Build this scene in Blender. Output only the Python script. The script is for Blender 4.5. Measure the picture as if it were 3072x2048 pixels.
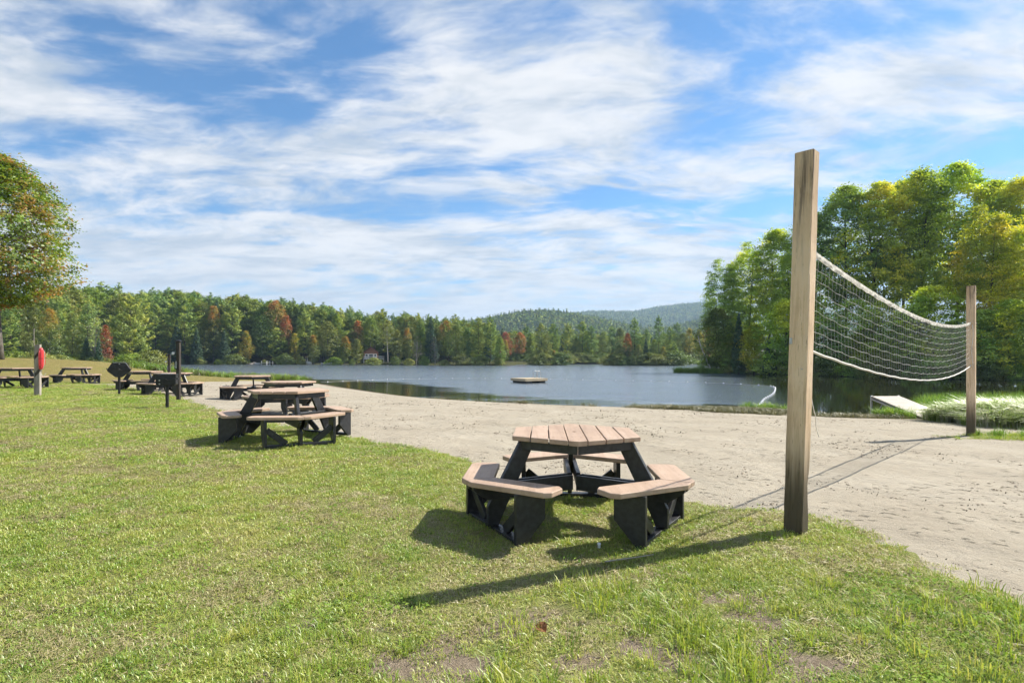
import bpy, bmesh, math, random
import numpy as np
from mathutils import Vector, Matrix, noise as mnoise

for _o in list(bpy.data.objects):
    bpy.data.objects.remove(_o, do_unlink=True)
S = bpy.context.scene
COL = S.collection
R = math.radians

# ------------------------------------------------------------------ camera
EYE = 1.42
cam_d = bpy.data.cameras.new('camera')
cam_d.sensor_width = 36.0
cam_d.lens = 20.0
cam_d.shift_y = 50.0 / 3072.0
cam_d.clip_start = 0.05
cam_d.clip_end = 9000.0
cam = bpy.data.objects.new('camera', cam_d)
cam.location = (0, 0, EYE)
cam.rotation_euler = (R(90), 0, 0)
COL.objects.link(cam)
S.camera = cam

# ------------------------------------------------------------------ sun + sky
SUN_EL, SUN_AZ = R(43.0), R(24.5)          # azimuth from +X towards +Y
SV = Vector((math.cos(SUN_EL) * math.cos(SUN_AZ), math.cos(SUN_EL) * math.sin(SUN_AZ), math.sin(SUN_EL)))
sun_d = bpy.data.lights.new('sun', 'SUN')
sun_d.energy = 5.0
sun_d.angle = R(0.53)
sun_d.color = (1.0, 0.94, 0.84)
sun = bpy.data.objects.new('sun', sun_d)
sun.rotation_euler = SV.to_track_quat('Z', 'Y').to_euler()
sun.location = (20, 10, 30)
COL.objects.link(sun)

S.view_settings.view_transform = 'Standard'
S.view_settings.look = 'None'
S.view_settings.exposure = 0.88
S.view_settings.gamma = 1.0
S.render.film_transparent = False
S.cycles.max_bounces = 6
S.cycles.diffuse_bounces = 3
S.cycles.glossy_bounces = 2
S.cycles.transmission_bounces = 4
S.cycles.transparent_max_bounces = 8
S.cycles.volume_bounces = 0
S.cycles.use_denoising = True
S.cycles.use_adaptive_sampling = True
S.cycles.adaptive_threshold = 0.028
S.cycles.adaptive_min_samples = 20


class NT:
    """small helper to write node trees"""
    def __init__(self, tree):
        self.t = tree

    def n(self, kind, **kw):
        nd = self.t.nodes.new(kind)
        for k, v in kw.items():
            setattr(nd, k, v)
        return nd

    def link(self, a, b):
        self.t.links.new(a, b)

    def val(self, sock, v):
        if hasattr(v, 'is_linked') or hasattr(v, 'links'):
            self.link(v, sock)
        else:
            sock.default_value = v

    def math(self, op, a, b=None, c=None, clamp=False):
        nd = self.n('ShaderNodeMath', operation=op, use_clamp=clamp)
        self.val(nd.inputs[0], a)
        if b is not None:
            self.val(nd.inputs[1], b)
        if c is not None:
            self.val(nd.inputs[2], c)
        return nd.outputs[0]

    def vmath(self, op, a, b=None, scale=None):
        nd = self.n('ShaderNodeVectorMath', operation=op)
        self.val(nd.inputs[0], a)
        if b is not None:
            self.val(nd.inputs[1], b)
        if scale is not None:
            self.val(nd.inputs['Scale'], scale)
        return nd.outputs[1] if op in ('LENGTH', 'DOT_PRODUCT', 'DISTANCE') else nd.outputs[0]

    def noise(self, vec, scale, detail=4.0, rough=0.55, dist=0.0, lac=2.0):
        nd = self.n('ShaderNodeTexNoise')
        self.val(nd.inputs['Vector'], vec)
        self.val(nd.inputs['Scale'], scale)
        nd.inputs['Detail'].default_value = detail
        nd.inputs['Roughness'].default_value = rough
        nd.inputs['Distortion'].default_value = dist
        nd.inputs['Lacunarity'].default_value = lac
        return nd.outputs['Fac']

    def ramp(self, fac, stops, interp='LINEAR'):
        nd = self.n('ShaderNodeValToRGB')
        cr = nd.color_ramp
        cr.interpolation = interp
        while len(cr.elements) < len(stops):
            cr.elements.new(0.5)
        for e, (p, c) in zip(cr.elements, stops):
            e.position = p
            e.color = c if len(c) == 4 else (*c, 1.0)
        self.val(nd.inputs[0], fac)
        return nd.outputs[0]

    def sstep(self, x, lo, hi, olo=0.0, ohi=1.0):
        nd = self.n('ShaderNodeMapRange', interpolation_type='SMOOTHSTEP')
        self.val(nd.inputs[0], x)
        nd.inputs[1].default_value = lo
        nd.inputs[2].default_value = hi
        nd.inputs[3].default_value = olo
        nd.inputs[4].default_value = ohi
        return nd.outputs[0]

    def mix(self, fac, a, b, blend='MIX'):
        nd = self.n('ShaderNodeMix', data_type='RGBA', blend_type=blend)
        self.val(nd.inputs[0], fac)
        self.val(nd.inputs[6], a if not isinstance(a, tuple) or len(a) == 4 else (*a, 1.0))
        self.val(nd.inputs[7], b if not isinstance(b, tuple) or len(b) == 4 else (*b, 1.0))
        return nd.outputs[2]

    def comb(self, x, y, z):
        nd = self.n('ShaderNodeCombineXYZ')
        for i, v in enumerate((x, y, z)):
            self.val(nd.inputs[i], v)
        return nd.outputs[0]

    def sep(self, v):
        nd = self.n('ShaderNodeSeparateXYZ')
        self.val(nd.inputs[0], v)
        return nd.outputs

    def attr(self, name, out='Fac'):
        nd = self.n('ShaderNodeAttribute', attribute_name=name)
        return nd.outputs[out]


def sky_dir(px, py):
    v = Vector((px - 1536.0, 1706.0, 1074.0 - py)).normalized()
    return v


def build_world():
    w = bpy.data.worlds.new('World')
    S.world = w
    w.use_nodes = True
    t = w.node_tree
    t.nodes.clear()
    N = NT(t)
    out = N.n('ShaderNodeOutputWorld')
    bg = N.n('ShaderNodeBackground')
    N.link(bg.outputs[0], out.inputs[0])
    STR = 0.10
    bg.inputs[1].default_value = STR
    sky = N.n('ShaderNodeTexSky', sky_type='NISHITA')
    sky.sun_disc = False
    sky.sun_elevation = SUN_EL
    sky.sun_rotation = math.pi / 2 - SUN_AZ
    sky.altitude = 300
    sky.air_density = 1.0
    sky.dust_density = 0.3
    sky.ozone_density = 2.0
    tc = N.n('ShaderNodeTexCoord')
    d = tc.outputs['Generated']
    sx, sy, sz = N.sep(d)
    zc = N.math('ADD', N.math('MAXIMUM', sz, 0.0), 0.16)
    u = N.math('DIVIDE', sx, zc)
    v = N.math('DIVIDE', sy, zc)
    p = N.comb(u, v, 0.0)
    # streaks run roughly along this rotated, stretched frame
    mp = N.n('ShaderNodeMapping')
    mp.inputs['Rotation'].default_value = (0, 0, R(-22))
    mp.inputs['Scale'].default_value = (0.75, 1.35, 1.0)
    mp.inputs['Location'].default_value = (3.1, 1.7, 0.4)
    N.link(p, mp.inputs['Vector'])
    q = mp.outputs[0]
    warp = N.n('ShaderNodeTexNoise')
    warp.inputs['Scale'].default_value = 1.1
    warp.inputs['Detail'].default_value = 3
    N.link(q, warp.inputs['Vector'])
    q2 = N.vmath('ADD', q, N.vmath('SCALE', N.vmath('SUBTRACT', warp.outputs['Color'], (0.5, 0.5, 0.5)), scale=0.55))
    big = N.noise(q2, 1.35, 9.0, 0.60)
    fine = N.noise(N.vmath('MULTIPLY', q2, (1.0, 0.75, 1.0)), 6.5, 7.0, 0.60)
    streak_v = N.vmath('MULTIPLY', q2, (0.9, 3.2, 1.0))
    streak = N.noise(streak_v, 1.7, 7.0, 0.58)
    dens = N.math('ADD', N.math('MULTIPLY', big, 0.60), N.math('ADD', N.math('MULTIPLY', fine, 0.34), N.math('MULTIPLY', streak, 0.22)))
    # rounded tops: billowed noise breaks the sheets into puffs
    bl = N.math('ABSOLUTE', N.math('SUBTRACT', N.math('MULTIPLY', N.noise(N.vmath('MULTIPLY', q2, (1.0, .8, 1.0)), 3.4, 6.0, .58), 2.0), 1.0))
    dens = N.math('ADD', dens, N.math('MULTIPLY', N.math('SUBTRACT', .22, bl), .42))
    # large clear patches and thick banks that this sky has (direction, along/across radius, tilt, amount)
    wob = N.vmath('SCALE', N.vmath('SUBTRACT', warp.outputs['Color'], (0.5, 0.5, 0.5)), scale=0.55)
    pw = N.vmath('ADD', p, wob)
    blobs = SKY_BLOBS
    for (px, py, du, dv, tilt, amt) in blobs:
        dd = sky_dir(px, py)
        cu, cv = dd.x / (dd.z + 0.16), dd.y / (dd.z + 0.16)
        m2 = N.n('ShaderNodeMapping')
        m2.vector_type = 'TEXTURE'
        m2.inputs['Location'].default_value = (cu, cv, 0)
        m2.inputs['Rotation'].default_value = (0, 0, R(tilt))
        m2.inputs['Scale'].default_value = (du, dv, 1)
        N.link(pw, m2.inputs['Vector'])
        r = N.vmath('LENGTH', m2.outputs[0])
        g = N.sstep(r, 0.0, 1.35, amt, 0.0)
        dens = N.math('ADD', dens, g)
    # thicker towards the horizon, where one looks along the layer
    dens = N.math('ADD', dens, N.sstep(sz, 0.0, 0.30, 0.10, 0.0))
    alpha = N.sstep(dens, 0.455, 0.775)
    shade = N.noise(N.vmath('ADD', q2, (0.13, -0.2, 0.0)), 2.6, 8.0, 0.6)
    puffs = N.noise(q2, 9.0, 5.0, 0.6)
    lit = N.math('ADD', N.math('MULTIPLY', shade, 0.6), N.math('ADD', N.math('MULTIPLY', puffs, 0.2), N.math('MULTIPLY', fine, .2)))
    k = 1.0 / STR
    ccol = N.ramp(N.sstep(lit, 0.38, 0.60), [
        (0.0, (0.312, 0.352, 0.402)), (0.5, (0.428, 0.447, 0.471)), (1.0, (0.522, 0.524, 0.528))])
    ccol = N.vmath('SCALE', ccol, scale=k)
    hz = N.sstep(sz, 0.0, 0.22, 0.75, 0.0)
    hcol = N.vmath('SCALE', N.comb(0.375, 0.406, 0.438), scale=k)
    base = N.vmath('MULTIPLY', sky.outputs[0], SKY_TINT)
    base = N.mix(hz, base, hcol)
    ccol = N.mix(N.math('MULTIPLY', hz, 0.75), ccol, hcol)
    colr = N.mix(N.math('MULTIPLY', alpha, 0.95), base, ccol)
    N.link(colr, bg.inputs[0])


SKY_TINT = (0.47, 0.74, 0.90)
SKY_BLOBS = [
    (620, 290, 0.42, 0.30, 0, -0.190),
    (330, 120, 0.20, 0.25, 0, -0.133),
    (980, 60, 0.22, 0.25, 0, -0.190),
    (1230, 620, 0.42, 0.17, 8, -0.247),
    (1760, 610, 0.34, 0.16, -8, -0.247),
    (1400, 520, 0.30, 0.10, 0, -0.152),
    (2170, 220, 0.26, 0.28, 30, -0.209),
    (2080, 390, 0.26, 0.14, 0, -0.133),
    (2900, 440, 0.6, 0.22, 10, -0.171),
    (2560, 90, 0.25, 0.2, 0, -0.114),
    (1330, 130, 0.22, 0.35, 0, 0.124),
    (1080, 290, 0.28, 0.24, 0, 0.124),
    (1650, 320, 0.50, 0.35, 0, 0.112),
    (150, 280, 0.35, 0.35, 0, 0.099),
    (2650, 300, 0.75, 0.22, 15, 0.112),
    (900, 470, 1.3, 0.25, 0, 0.112),
    (2100, 500, 0.5, 0.22, 0, 0.099),
    (1700, 780, 1.8, 0.5, 0, 0.062),
    (500, 700, 1.6, 0.6, 0, 0.087),
    (420, 520, 0.5, 0.25, 0, -0.05),
    (80, 470, 0.4, 0.2, 0, -0.10),
    (420, 420, 0.3, 0.14, 0, -0.08),
]
build_world()


def at(px, py, z=0.0):
    """world point seen at photo pixel on the level z (used to measure the place)"""
    dep = (EYE - z) * 1706.0 / (py - 1074.0)
    return ((px - 1536.0) / 1706.0 * dep, dep)


def atd(px, dep):
    return (px - 1536.0) / 1706.0 * dep

# ------------------------------------------------------------------ helpers
def tag(o, label=None, cat=None, group=None, kind=None):
    if label:
        o['label'] = label
    if cat:
        o['category'] = cat
    if group:
        o['group'] = group
    if kind:
        o['kind'] = kind
    return o


def empty(name, loc=(0, 0, 0), rz=0.0):
    o = bpy.data.objects.new(name, None)
    o.empty_display_size = 0.1
    o.location = loc
    o.rotation_euler = (0, 0, rz)
    COL.objects.link(o)
    return o


def link(name, me, parent=None, mat=None, loc=None):
    o = bpy.data.objects.new(name, me)
    COL.objects.link(o)
    if parent is not None:
        o.parent = parent
    if mat is not None and len(me.materials) == 0:
        me.materials.append(mat)
    if loc is not None:
        o.location = loc
    return o


def copy_tree(o, parent=None):
    c = o.copy()
    COL.objects.link(c)
    if parent is not None:
        c.parent = parent
    for ch in o.children:
        copy_tree(ch, c)
    return c


def np_mesh(name, V, F, smooth=False):
    """V (n,3); F list of arrays of faces with the same side count, or one array"""
    me = bpy.data.meshes.new(name)
    V = np.asarray(V, dtype=np.float32).reshape(-1, 3)
    if not isinstance(F, (list, tuple)):
        F = [F]
    F = [np.asarray(f, dtype=np.int32) for f in F if len(f)]
    me.vertices.add(len(V))
    me.vertices.foreach_set('co', V.ravel())
    li = np.concatenate([f.ravel() for f in F])
    cnt = np.concatenate([np.full(len(f), f.shape[1], dtype=np.int32) for f in F])
    st = np.concatenate([[0], np.cumsum(cnt)[:-1]]).astype(np.int32)
    me.loops.add(len(li))
    me.loops.foreach_set('vertex_index', li)
    me.polygons.add(len(cnt))
    me.polygons.foreach_set('loop_start', st)
    me.polygons.foreach_set('loop_total', cnt)
    if smooth:
        me.polygons.foreach_set('use_smooth', np.ones(len(cnt), dtype=bool))
    me.update(calc_edges=True)
    return me


def add_attr(me, name, data, domain='POINT'):
    a = me.attributes.new(name, 'FLOAT', domain)
    a.data.foreach_set('value', np.asarray(data, dtype=np.float32))


def bm_mesh(name, bm, bevel=0.0, smooth=False):
    bmesh.ops.recalc_face_normals(bm, faces=bm.faces)
    if bevel > 0:
        bmesh.ops.bevel(bm, geom=[e for e in bm.edges if len(e.link_faces) == 2 and e.calc_face_angle(0) > 0.5],
                        offset=bevel, segments=1, affect='EDGES', profile=0.5, clamp_overlap=True)
    me = bpy.data.meshes.new(name)
    bm.to_mesh(me)
    bm.free()
    if smooth:
        me.polygons.foreach_set('use_smooth', np.ones(len(me.polygons), dtype=bool))
    return me


def prism(pts, z0, z1, bm=None, xf=None):
    """extrude a 2-D polygon between z0 and z1 (xf maps (a,b,c) to a point)"""
    bm = bm or bmesh.new()
    xf = xf or (lambda a, b, c: (a, b, c))
    lo = [bm.verts.new(xf(a, b, z0)) for a, b in pts]
    hi = [bm.verts.new(xf(a, b, z1)) for a, b in pts]
    n = len(pts)
    bm.faces.new(lo[::-1])
    bm.faces.new(hi)
    for i in range(n):
        bm.faces.new((lo[i], lo[(i + 1) % n], hi[(i + 1) % n], hi[i]))
    return bm


def box(bm, c, s, rot=None):
    M = Matrix.Translation(c) @ (rot.to_4x4() if rot is not None else Matrix.Identity(4)) @ Matrix.Diagonal((s[0], s[1], s[2], 1))
    bmesh.ops.create_cube(bm, size=1.0, matrix=M)
    return bm


def bar(bm, a, b, w, h, up=Vector((0, 0, 1))):
    """a square bar from a to b"""
    a, b = Vector(a), Vector(b)
    d = b - a
    z = d.normalized()
    x = up.cross(z)
    if x.length < 1e-4:
        x = Vector((1, 0, 0)).cross(z)
    x.normalize()
    y = z.cross(x)
    M = Matrix((x, y, z)).transposed()
    return box(bm, (a + b) / 2, (w, h, d.length), M)


def tube(paths, sides=6, cap=True):
    """paths: list of (points (k,3), radii (k)) -> V, F(quads), F(caps)"""
    Vs, Q, C = [], [], []
    off = 0
    for pts, rad in paths:
        pts = np.asarray(pts, float)
        rad = np.broadcast_to(np.asarray(rad, float), (len(pts),))
        k = len(pts)
        tan = np.gradient(pts, axis=0)
        tan /= np.linalg.norm(tan, axis=1, keepdims=True) + 1e-9
        ref = np.array([0, 0, 1.0]) if abs(tan[0, 2]) < 0.9 else np.array([1.0, 0, 0])
        x = np.cross(tan, ref)
        x /= np.linalg.norm(x, axis=1, keepdims=True) + 1e-9
        y = np.cross(tan, x)
        th = np.arange(sides) / sides * 2 * np.pi
        ring = pts[:, None, :] + rad[:, None, None] * (np.cos(th)[None, :, None] * x[:, None, :] + np.sin(th)[None, :, None] * y[:, None, :])
        Vs.append(ring.reshape(-1, 3))
        i = np.arange(k - 1)[:, None] * sides
        j = np.arange(sides)[None, :]
        a = off + i + j
        b = off + i + (j + 1) % sides
        Q.append(np.stack([a, b, b + sides, a + sides], -1).reshape(-1, 4))
        if cap:
            C.append([off + s for s in range(sides)][::-1])
            C.append([off + (k - 1) * sides + s for s in range(sides)])
        off += k * sides
    return np.concatenate(Vs), np.concatenate(Q), np.array(C, dtype=np.int32) if C else np.zeros((0, sides), np.int32)


def tube_mesh(name, paths, sides=6, smooth=True):
    V, Q, C = tube(paths, sides)
    return np_mesh(name, V, [Q, C], smooth)


def cyl(bm, a, b, r1, r2=None, seg=12):
    a, b = Vector(a), Vector(b)
    d = b - a
    q = Vector((0, 0, 1)).rotation_difference(d.normalized()).to_matrix().to_4x4()
    M = Matrix.Translation((a + b) / 2) @ q
    bmesh.ops.create_cone(bm, cap_ends=True, cap_tris=False, segments=seg, radius1=r1, radius2=r1 if r2 is None else r2, depth=d.length, matrix=M)
    return bm


# value noise on numpy arrays
def _hash(ix, iy, seed):
    h = (ix.astype(np.int64) * 374761393 + iy.astype(np.int64) * 668265263 + seed * 974634777) & 0x7fffffff
    h = ((h ^ (h >> 13)) * 1274126177) & 0x7fffffff
    return ((h ^ (h >> 16)) & 0xffff) / 65535.0


def vnoise(x, y, seed=0):
    ix, iy = np.floor(x), np.floor(y)
    fx, fy = x - ix, y - iy
    fx, fy = fx * fx * (3 - 2 * fx), fy * fy * (3 - 2 * fy)
    a, b = _hash(ix, iy, seed), _hash(ix + 1, iy, seed)
    c, d = _hash(ix, iy + 1, seed), _hash(ix + 1, iy + 1, seed)
    return (a * (1 - fx) + b * fx) * (1 - fy) + (c * (1 - fx) + d * fx) * fy


def fbm(x, y, scale=1.0, oct=4, seed=0):
    s, a, t = 0.0, 0.5, 0.0
    x, y = np.asarray(x, float) * scale, np.asarray(y, float) * scale
    for o in range(oct):
        s = s + a * vnoise(x, y, seed + o * 17)
        t += a
        a *= 0.5
        x, y = x * 2.03 + 11.3, y * 2.03 + 5.7
    return s / t


def sd_poly(x, y, poly):
    """signed distance to a closed polygon, positive inside"""
    x, y = np.asarray(x, float), np.asarray(y, float)
    P = np.asarray(poly, float)
    d2 = np.full(x.shape, 1e18)
    ins = np.zeros(x.shape, bool)
    n = len(P)
    for i in range(n):
        ax, ay = P[i]
        bx, by = P[(i + 1) % n]
        ex, ey = bx - ax, by - ay
        t = np.clip(((x - ax) * ex + (y - ay) * ey) / (ex * ex + ey * ey + 1e-12), 0, 1)
        d2 = np.minimum(d2, (x - ax - t * ex) ** 2 + (y - ay - t * ey) ** 2)
        cond = ((ay > y) != (by > y))
        with np.errstate(divide='ignore', invalid='ignore'):
            xi = (bx - ax) * (y - ay) / (by - ay if by != ay else 1e-12) + ax
        ins ^= cond & (x < xi)
    d = np.sqrt(d2)
    return np.where(ins, d, -d)


def smooth_line(pts, n=8):
    """Catmull-Rom through points"""
    P = np.asarray(pts, float)
    P = np.vstack([2 * P[0] - P[1], P, 2 * P[-1] - P[-2]])
    out = []
    for i in range(1, len(P) - 2):
        for k in range(n):
            t = k / n
            a, b, c, d = P[i - 1], P[i], P[i + 1], P[i + 2]
            out.append(0.5 * ((2 * b) + (-a + c) * t + (2 * a - 5 * b + 4 * c - d) * t * t + (-a + 3 * b - 3 * c + d) * t ** 3))
    out.append(P[-2])
    return np.array(out)


# ------------------------------------------------------------------ materials
MATS = {}


def new_mat(name):
    m = bpy.data.materials.new(name)
    m.use_nodes = True
    m.node_tree.nodes.clear()
    N = NT(m.node_tree)
    out = N.n('ShaderNodeOutputMaterial')
    MATS[name] = m
    return m, N, out


def principled(N, out, col, rough=0.7, spec=0.3, metal=0.0, bump=None, bstr=0.3, bdist=0.01):
    b = N.n('ShaderNodeBsdfPrincipled')
    N.val(b.inputs['Base Color'], (*col, 1.0) if isinstance(col, tuple) and len(col) == 3 else col)
    N.val(b.inputs['Roughness'], rough)
    b.inputs['Specular IOR Level'].default_value = spec
    b.inputs['Metallic'].default_value = metal
    if bump is not None:
        bp = N.n('ShaderNodeBump')
        bp.inputs['Strength'].default_value = bstr
        bp.inputs['Distance'].default_value = bdist
        N.link(bump, bp.inputs['Height'])
        N.link(bp.outputs[0], b.inputs['Normal'])
    N.link(b.outputs[0], out.inputs[0])
    return b


def simple_mat(name, col, rough=0.6, spec=0.4, metal=0.0, var=0.15, scale=8.0, bstr=0.15):
    m, N, out = new_mat(name)
    tc = N.n('ShaderNodeTexCoord')
    nz = N.noise(tc.outputs['Object'], scale, 5, 0.6)
    lo = tuple(c * (1 - var) for c in col)
    hi = tuple(min(1, c * (1 + var)) for c in col)
    c = N.mix(N.sstep(nz, 0.3, 0.7), lo, hi)
    principled(N, out, c, rough, spec, metal, nz, bstr, 0.01)
    return m


FOL = 1.35


def foliage_mat(name, stops, noise_scale=0.25, height=None, trans=0.35, var=0.35, rough=0.5, spec=0.25):
    """stops: colours over an object-space noise (with an optional lift by height above ground)"""
    m, N, out = new_mat(name)
    tc = N.n('ShaderNodeTexCoord')
    oi = N.n('ShaderNodeObjectInfo')
    vec = N.vmath('ADD', tc.outputs['Object'], N.vmath('SCALE', N.comb(1.0, 0.7, 0.3), scale=N.math('MULTIPLY', oi.outputs['Random'], 60.0)))
    f = N.noise(vec, noise_scale, 3, 0.6)
    f = N.sstep(f, 0.30, 0.70)
    if height is not None:
        z = N.sep(tc.outputs['Object'])[2]
        h = N.sstep(z, height[0], height[1])
        f = N.math('ADD', N.math('MULTIPLY', f, 0.55), N.math('MULTIPLY', h, 0.6), clamp=True)
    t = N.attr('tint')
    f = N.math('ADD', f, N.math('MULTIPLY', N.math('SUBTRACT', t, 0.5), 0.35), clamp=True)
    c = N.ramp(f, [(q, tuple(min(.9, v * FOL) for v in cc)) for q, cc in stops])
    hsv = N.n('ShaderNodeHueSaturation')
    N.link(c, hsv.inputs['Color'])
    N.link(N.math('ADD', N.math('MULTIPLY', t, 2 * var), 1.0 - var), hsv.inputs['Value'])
    N.link(N.math('ADD', N.math('MULTIPLY', oi.outputs['Random'], 0.03), 0.485), hsv.inputs['Hue'])
    col = hsv.outputs[0]
    di = N.n('ShaderNodeBsdfDiffuse')
    N.link(col, di.inputs[0])
    tr = N.n('ShaderNodeBsdfTranslucent')
    N.link(N.mix(0.5, col, (1.0, 0.95, 0.42, 1.0), 'MULTIPLY'), tr.inputs[0])
    gl = N.n('ShaderNodeBsdfGlossy')
    gl.inputs['Roughness'].default_value = rough
    gl.inputs['Color'].default_value = (0.6, 0.65, 0.7, 1)
    m1 = N.n('ShaderNodeMixShader')
    m1.inputs[0].default_value = trans
    N.link(di.outputs[0], m1.inputs[1])
    N.link(tr.outputs[0], m1.inputs[2])
    m2 = N.n('ShaderNodeMixShader')
    m2.inputs[0].default_value = spec * 0.25
    N.link(m1.outputs[0], m2.inputs[1])
    N.link(gl.outputs[0], m2.inputs[2])
    N.link(m2.outputs[0], out.inputs[0])
    return m


def gn_scatter(name, pts, rots, scl, idx, sources, label, cat, kind='stuff'):
    """one object: source meshes instanced on explicit points"""
    me = bpy.data.meshes.new(name)
    n = len(pts)
    me.vertices.add(n)
    me.vertices.foreach_set('co', np.asarray(pts, np.float32).ravel())
    a = me.attributes.new('rot', 'FLOAT_VECTOR', 'POINT')
    a.data.foreach_set('vector', np.asarray(rots, np.float32).ravel())
    scl = np.asarray(scl, np.float32)
    if scl.ndim == 1:
        scl = np.repeat(scl[:, None], 3, 1)
    a = me.attributes.new('scl', 'FLOAT_VECTOR', 'POINT')
    a.data.foreach_set('vector', scl.ravel())
    a = me.attributes.new('idx', 'INT', 'POINT')
    a.data.foreach_set('value', np.asarray(idx, np.int32))
    o = link(name, me)
    c = bpy.data.collections.new(name + '_sources')
    for k, s in enumerate(sources):
        so = bpy.data.objects.new('%s_src_%02d' % (name, k), s)
        c.objects.link(so)
    ng = bpy.data.node_groups.new(name, 'GeometryNodeTree')
    ng.interface.new_socket('Geometry', in_out='INPUT', socket_type='NodeSocketGeometry')
    ng.interface.new_socket('Geometry', in_out='OUTPUT', socket_type='NodeSocketGeometry')
    gi = ng.nodes.new('NodeGroupInput')
    go = ng.nodes.new('NodeGroupOutput')
    iop = ng.nodes.new('GeometryNodeInstanceOnPoints')
    ci = ng.nodes.new('GeometryNodeCollectionInfo')
    ci.inputs['Collection'].default_value = c
    ci.inputs['Separate Children'].default_value = True
    ci.inputs['Reset Children'].default_value = True
    def na(nm, ty):
        x = ng.nodes.new('GeometryNodeInputNamedAttribute')
        x.data_type = ty
        x.inputs['Name'].default_value = nm
        return x.outputs['Attribute']
    L = ng.links.new
    L(gi.outputs[0], iop.inputs['Points'])
    L(ci.outputs[0], iop.inputs['Instance'])
    iop.inputs['Pick Instance'].default_value = True
    L(na('idx', 'INT'), iop.inputs['Instance Index'])
    L(na('rot', 'FLOAT_VECTOR'), iop.inputs['Rotation'])
    L(na('scl', 'FLOAT_VECTOR'), iop.inputs['Scale'])
    L(iop.outputs[0], go.inputs[0])
    md = o.modifiers.new('scatter', 'NODES')
    md.node_group = ng
    tag(o, label, cat, kind=kind)
    return o

# ------------------------------------------------------------------ terrain
WATER = -0.68
SHORE = [(-34, 62), (-31, 57), (-28, 53), (-22, 50), (-15.4, 46), (-11, 39), (-7, 33), (-2.07, 28), (3.3, 25), (9.3, 23.3), (12.3, 20.7), (14.5, 20.6), (18, 21.5), (24, 22), (34, 20), (60, 16)]
CTRL = [(0, 2.5, 0), (0, -6, 0.02), (2.33, 4.55, 0), (0.54, 4.95, 0), (-3, 3, 0.03), (4, 3, 0), (-3.18, 8.1, .17), (-5.3, 13.8, .12), (-8.2, 18, .12),
        (-11.4, 19, .17), (-13.7, 21.5, .17), (-20.2, 26.4, .22), (-21, 22, .32), (-14.2, 17, .28), (-12.7, 18.4, .22), (-8.3, 13.7, .2), (-9.3, 15.9, .2),
        (9.2, 11.4, -.137), (11.6, 16.4, -.33), (11.8, 18.6, -.55), (6, 6, -.02), (14, 9, -.12), (24, 12, -.25), (40, 8, -.2), (16, 15, -.3), (20, 17, -.38),
        (4, 12, -.08), (0, 14, -.02), (3, 19, -.3), (-3, 20, -.12), (-8, 27, -.25), (-13, 33, -.15), (-12, 27, .02), (-18, 32, .03),
        (-37.8, 42, 1.32), (-35.5, 44, 1.2), (-32, 45, .92), (-29.7, 46, .48), (-27.5, 46.5, .1), (-22, 40, .1), (-26, 33, .3), (-30, 30, .5), (-40, 34, 1.1), (-55, 40, 1.5), (-70, 50, 1.6),
        (-36, 52, .9), (-45, 60, .9), (-60, 70, .8), (-12, 6, .25), (-20, 12, .35), (-35, 20, .6), (-60, 15, .8), (-30, 0, .3), (30, -6, 0), (10, -6, 0),
        (0, 36, -1.6), (15, 32, -1.7), (-10, 50, -1.7), (40, 30, -1.7), (-20, 60, -1.7), (20, 60, -2.0), (60, 40, -1.9), (0, 75, -2.2), (-22, 75, -2)]
CTRL += [(x, y, WATER) for x, y in SHORE]
_cp = np.array(CTRL, float)


def _phi(d2):
    return np.sqrt(d2 + 3.0)


_A = _phi(((_cp[:, None, :2] - _cp[None, :, :2]) ** 2).sum(-1))
_n = len(_cp)
_M = np.zeros((_n + 3, _n + 3))
_M[:_n, :_n] = _A + np.eye(_n) * -0.05
_M[:_n, _n] = 1
_M[:_n, _n + 1:] = _cp[:, :2]
_M[_n, :_n] = 1
_M[_n + 1:, :_n] = _cp[:, :2].T
_W = np.linalg.solve(_M, np.concatenate([_cp[:, 2], [0, 0, 0]]))


def ground_z(x, y):
    x, y = np.asarray(x, float), np.asarray(y, float)
    sh = x.shape
    xf, yf = x.ravel(), y.ravel()
    z = np.zeros(xf.shape)
    for s in range(0, len(xf), 20000):
        xx, yy = xf[s:s + 20000], yf[s:s + 20000]
        d2 = (xx[:, None] - _cp[None, :, 0]) ** 2 + (yy[:, None] - _cp[None, :, 1]) ** 2
        z[s:s + 20000] = _phi(d2) @ _W[:_n] + _W[_n] + xx * _W[_n + 1] + yy * _W[_n + 2]
    return z.reshape(sh)


def gz(x, y):
    return float(ground_z(np.array([x]), np.array([y]))[0])


LAWN_EDGE = [(3.6, -8), (3.3, 0.5), (3.05, 2.4), (2.93, 3.23), (2.9, 3.5), (2.9, 3.78), (2.86, 4.13), (2.84, 4.5), (2.72, 4.86), (2.48, 5.16), (2.07, 5.31), (1.49, 5.47), (0.9, 5.72), (.1, 6.0), (-.25, 6.6), (-.62, 7.4),
             (-1.35, 8.1), (-2.1, 8.75), (-3.7, 10.1), (-5.9, 12.2), (-8.4, 15.1), (-11.9, 19.3), (-15.3, 22.9), (-19.2, 26.0), (-20.2, 27.0), (-19.6, 28.3), (-18.6, 30.5), (-18.1, 34), (-17.6, 40), (-17.0, 46), (-18, 52)]
LAWN_POLY = np.vstack([smooth_line(LAWN_EDGE, 5), [(-26, 70), (-90, 90), (-90, -12), (3.6, -12)]])


def lawn_sd(x, y):
    d = sd_poly(x, y, LAWN_POLY)
    return d + (fbm(x, y, 1.6, 3, 5) - 0.5) * 0.45 + (fbm(x, y, 7.0, 2, 9) - 0.5) * 0.12


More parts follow.
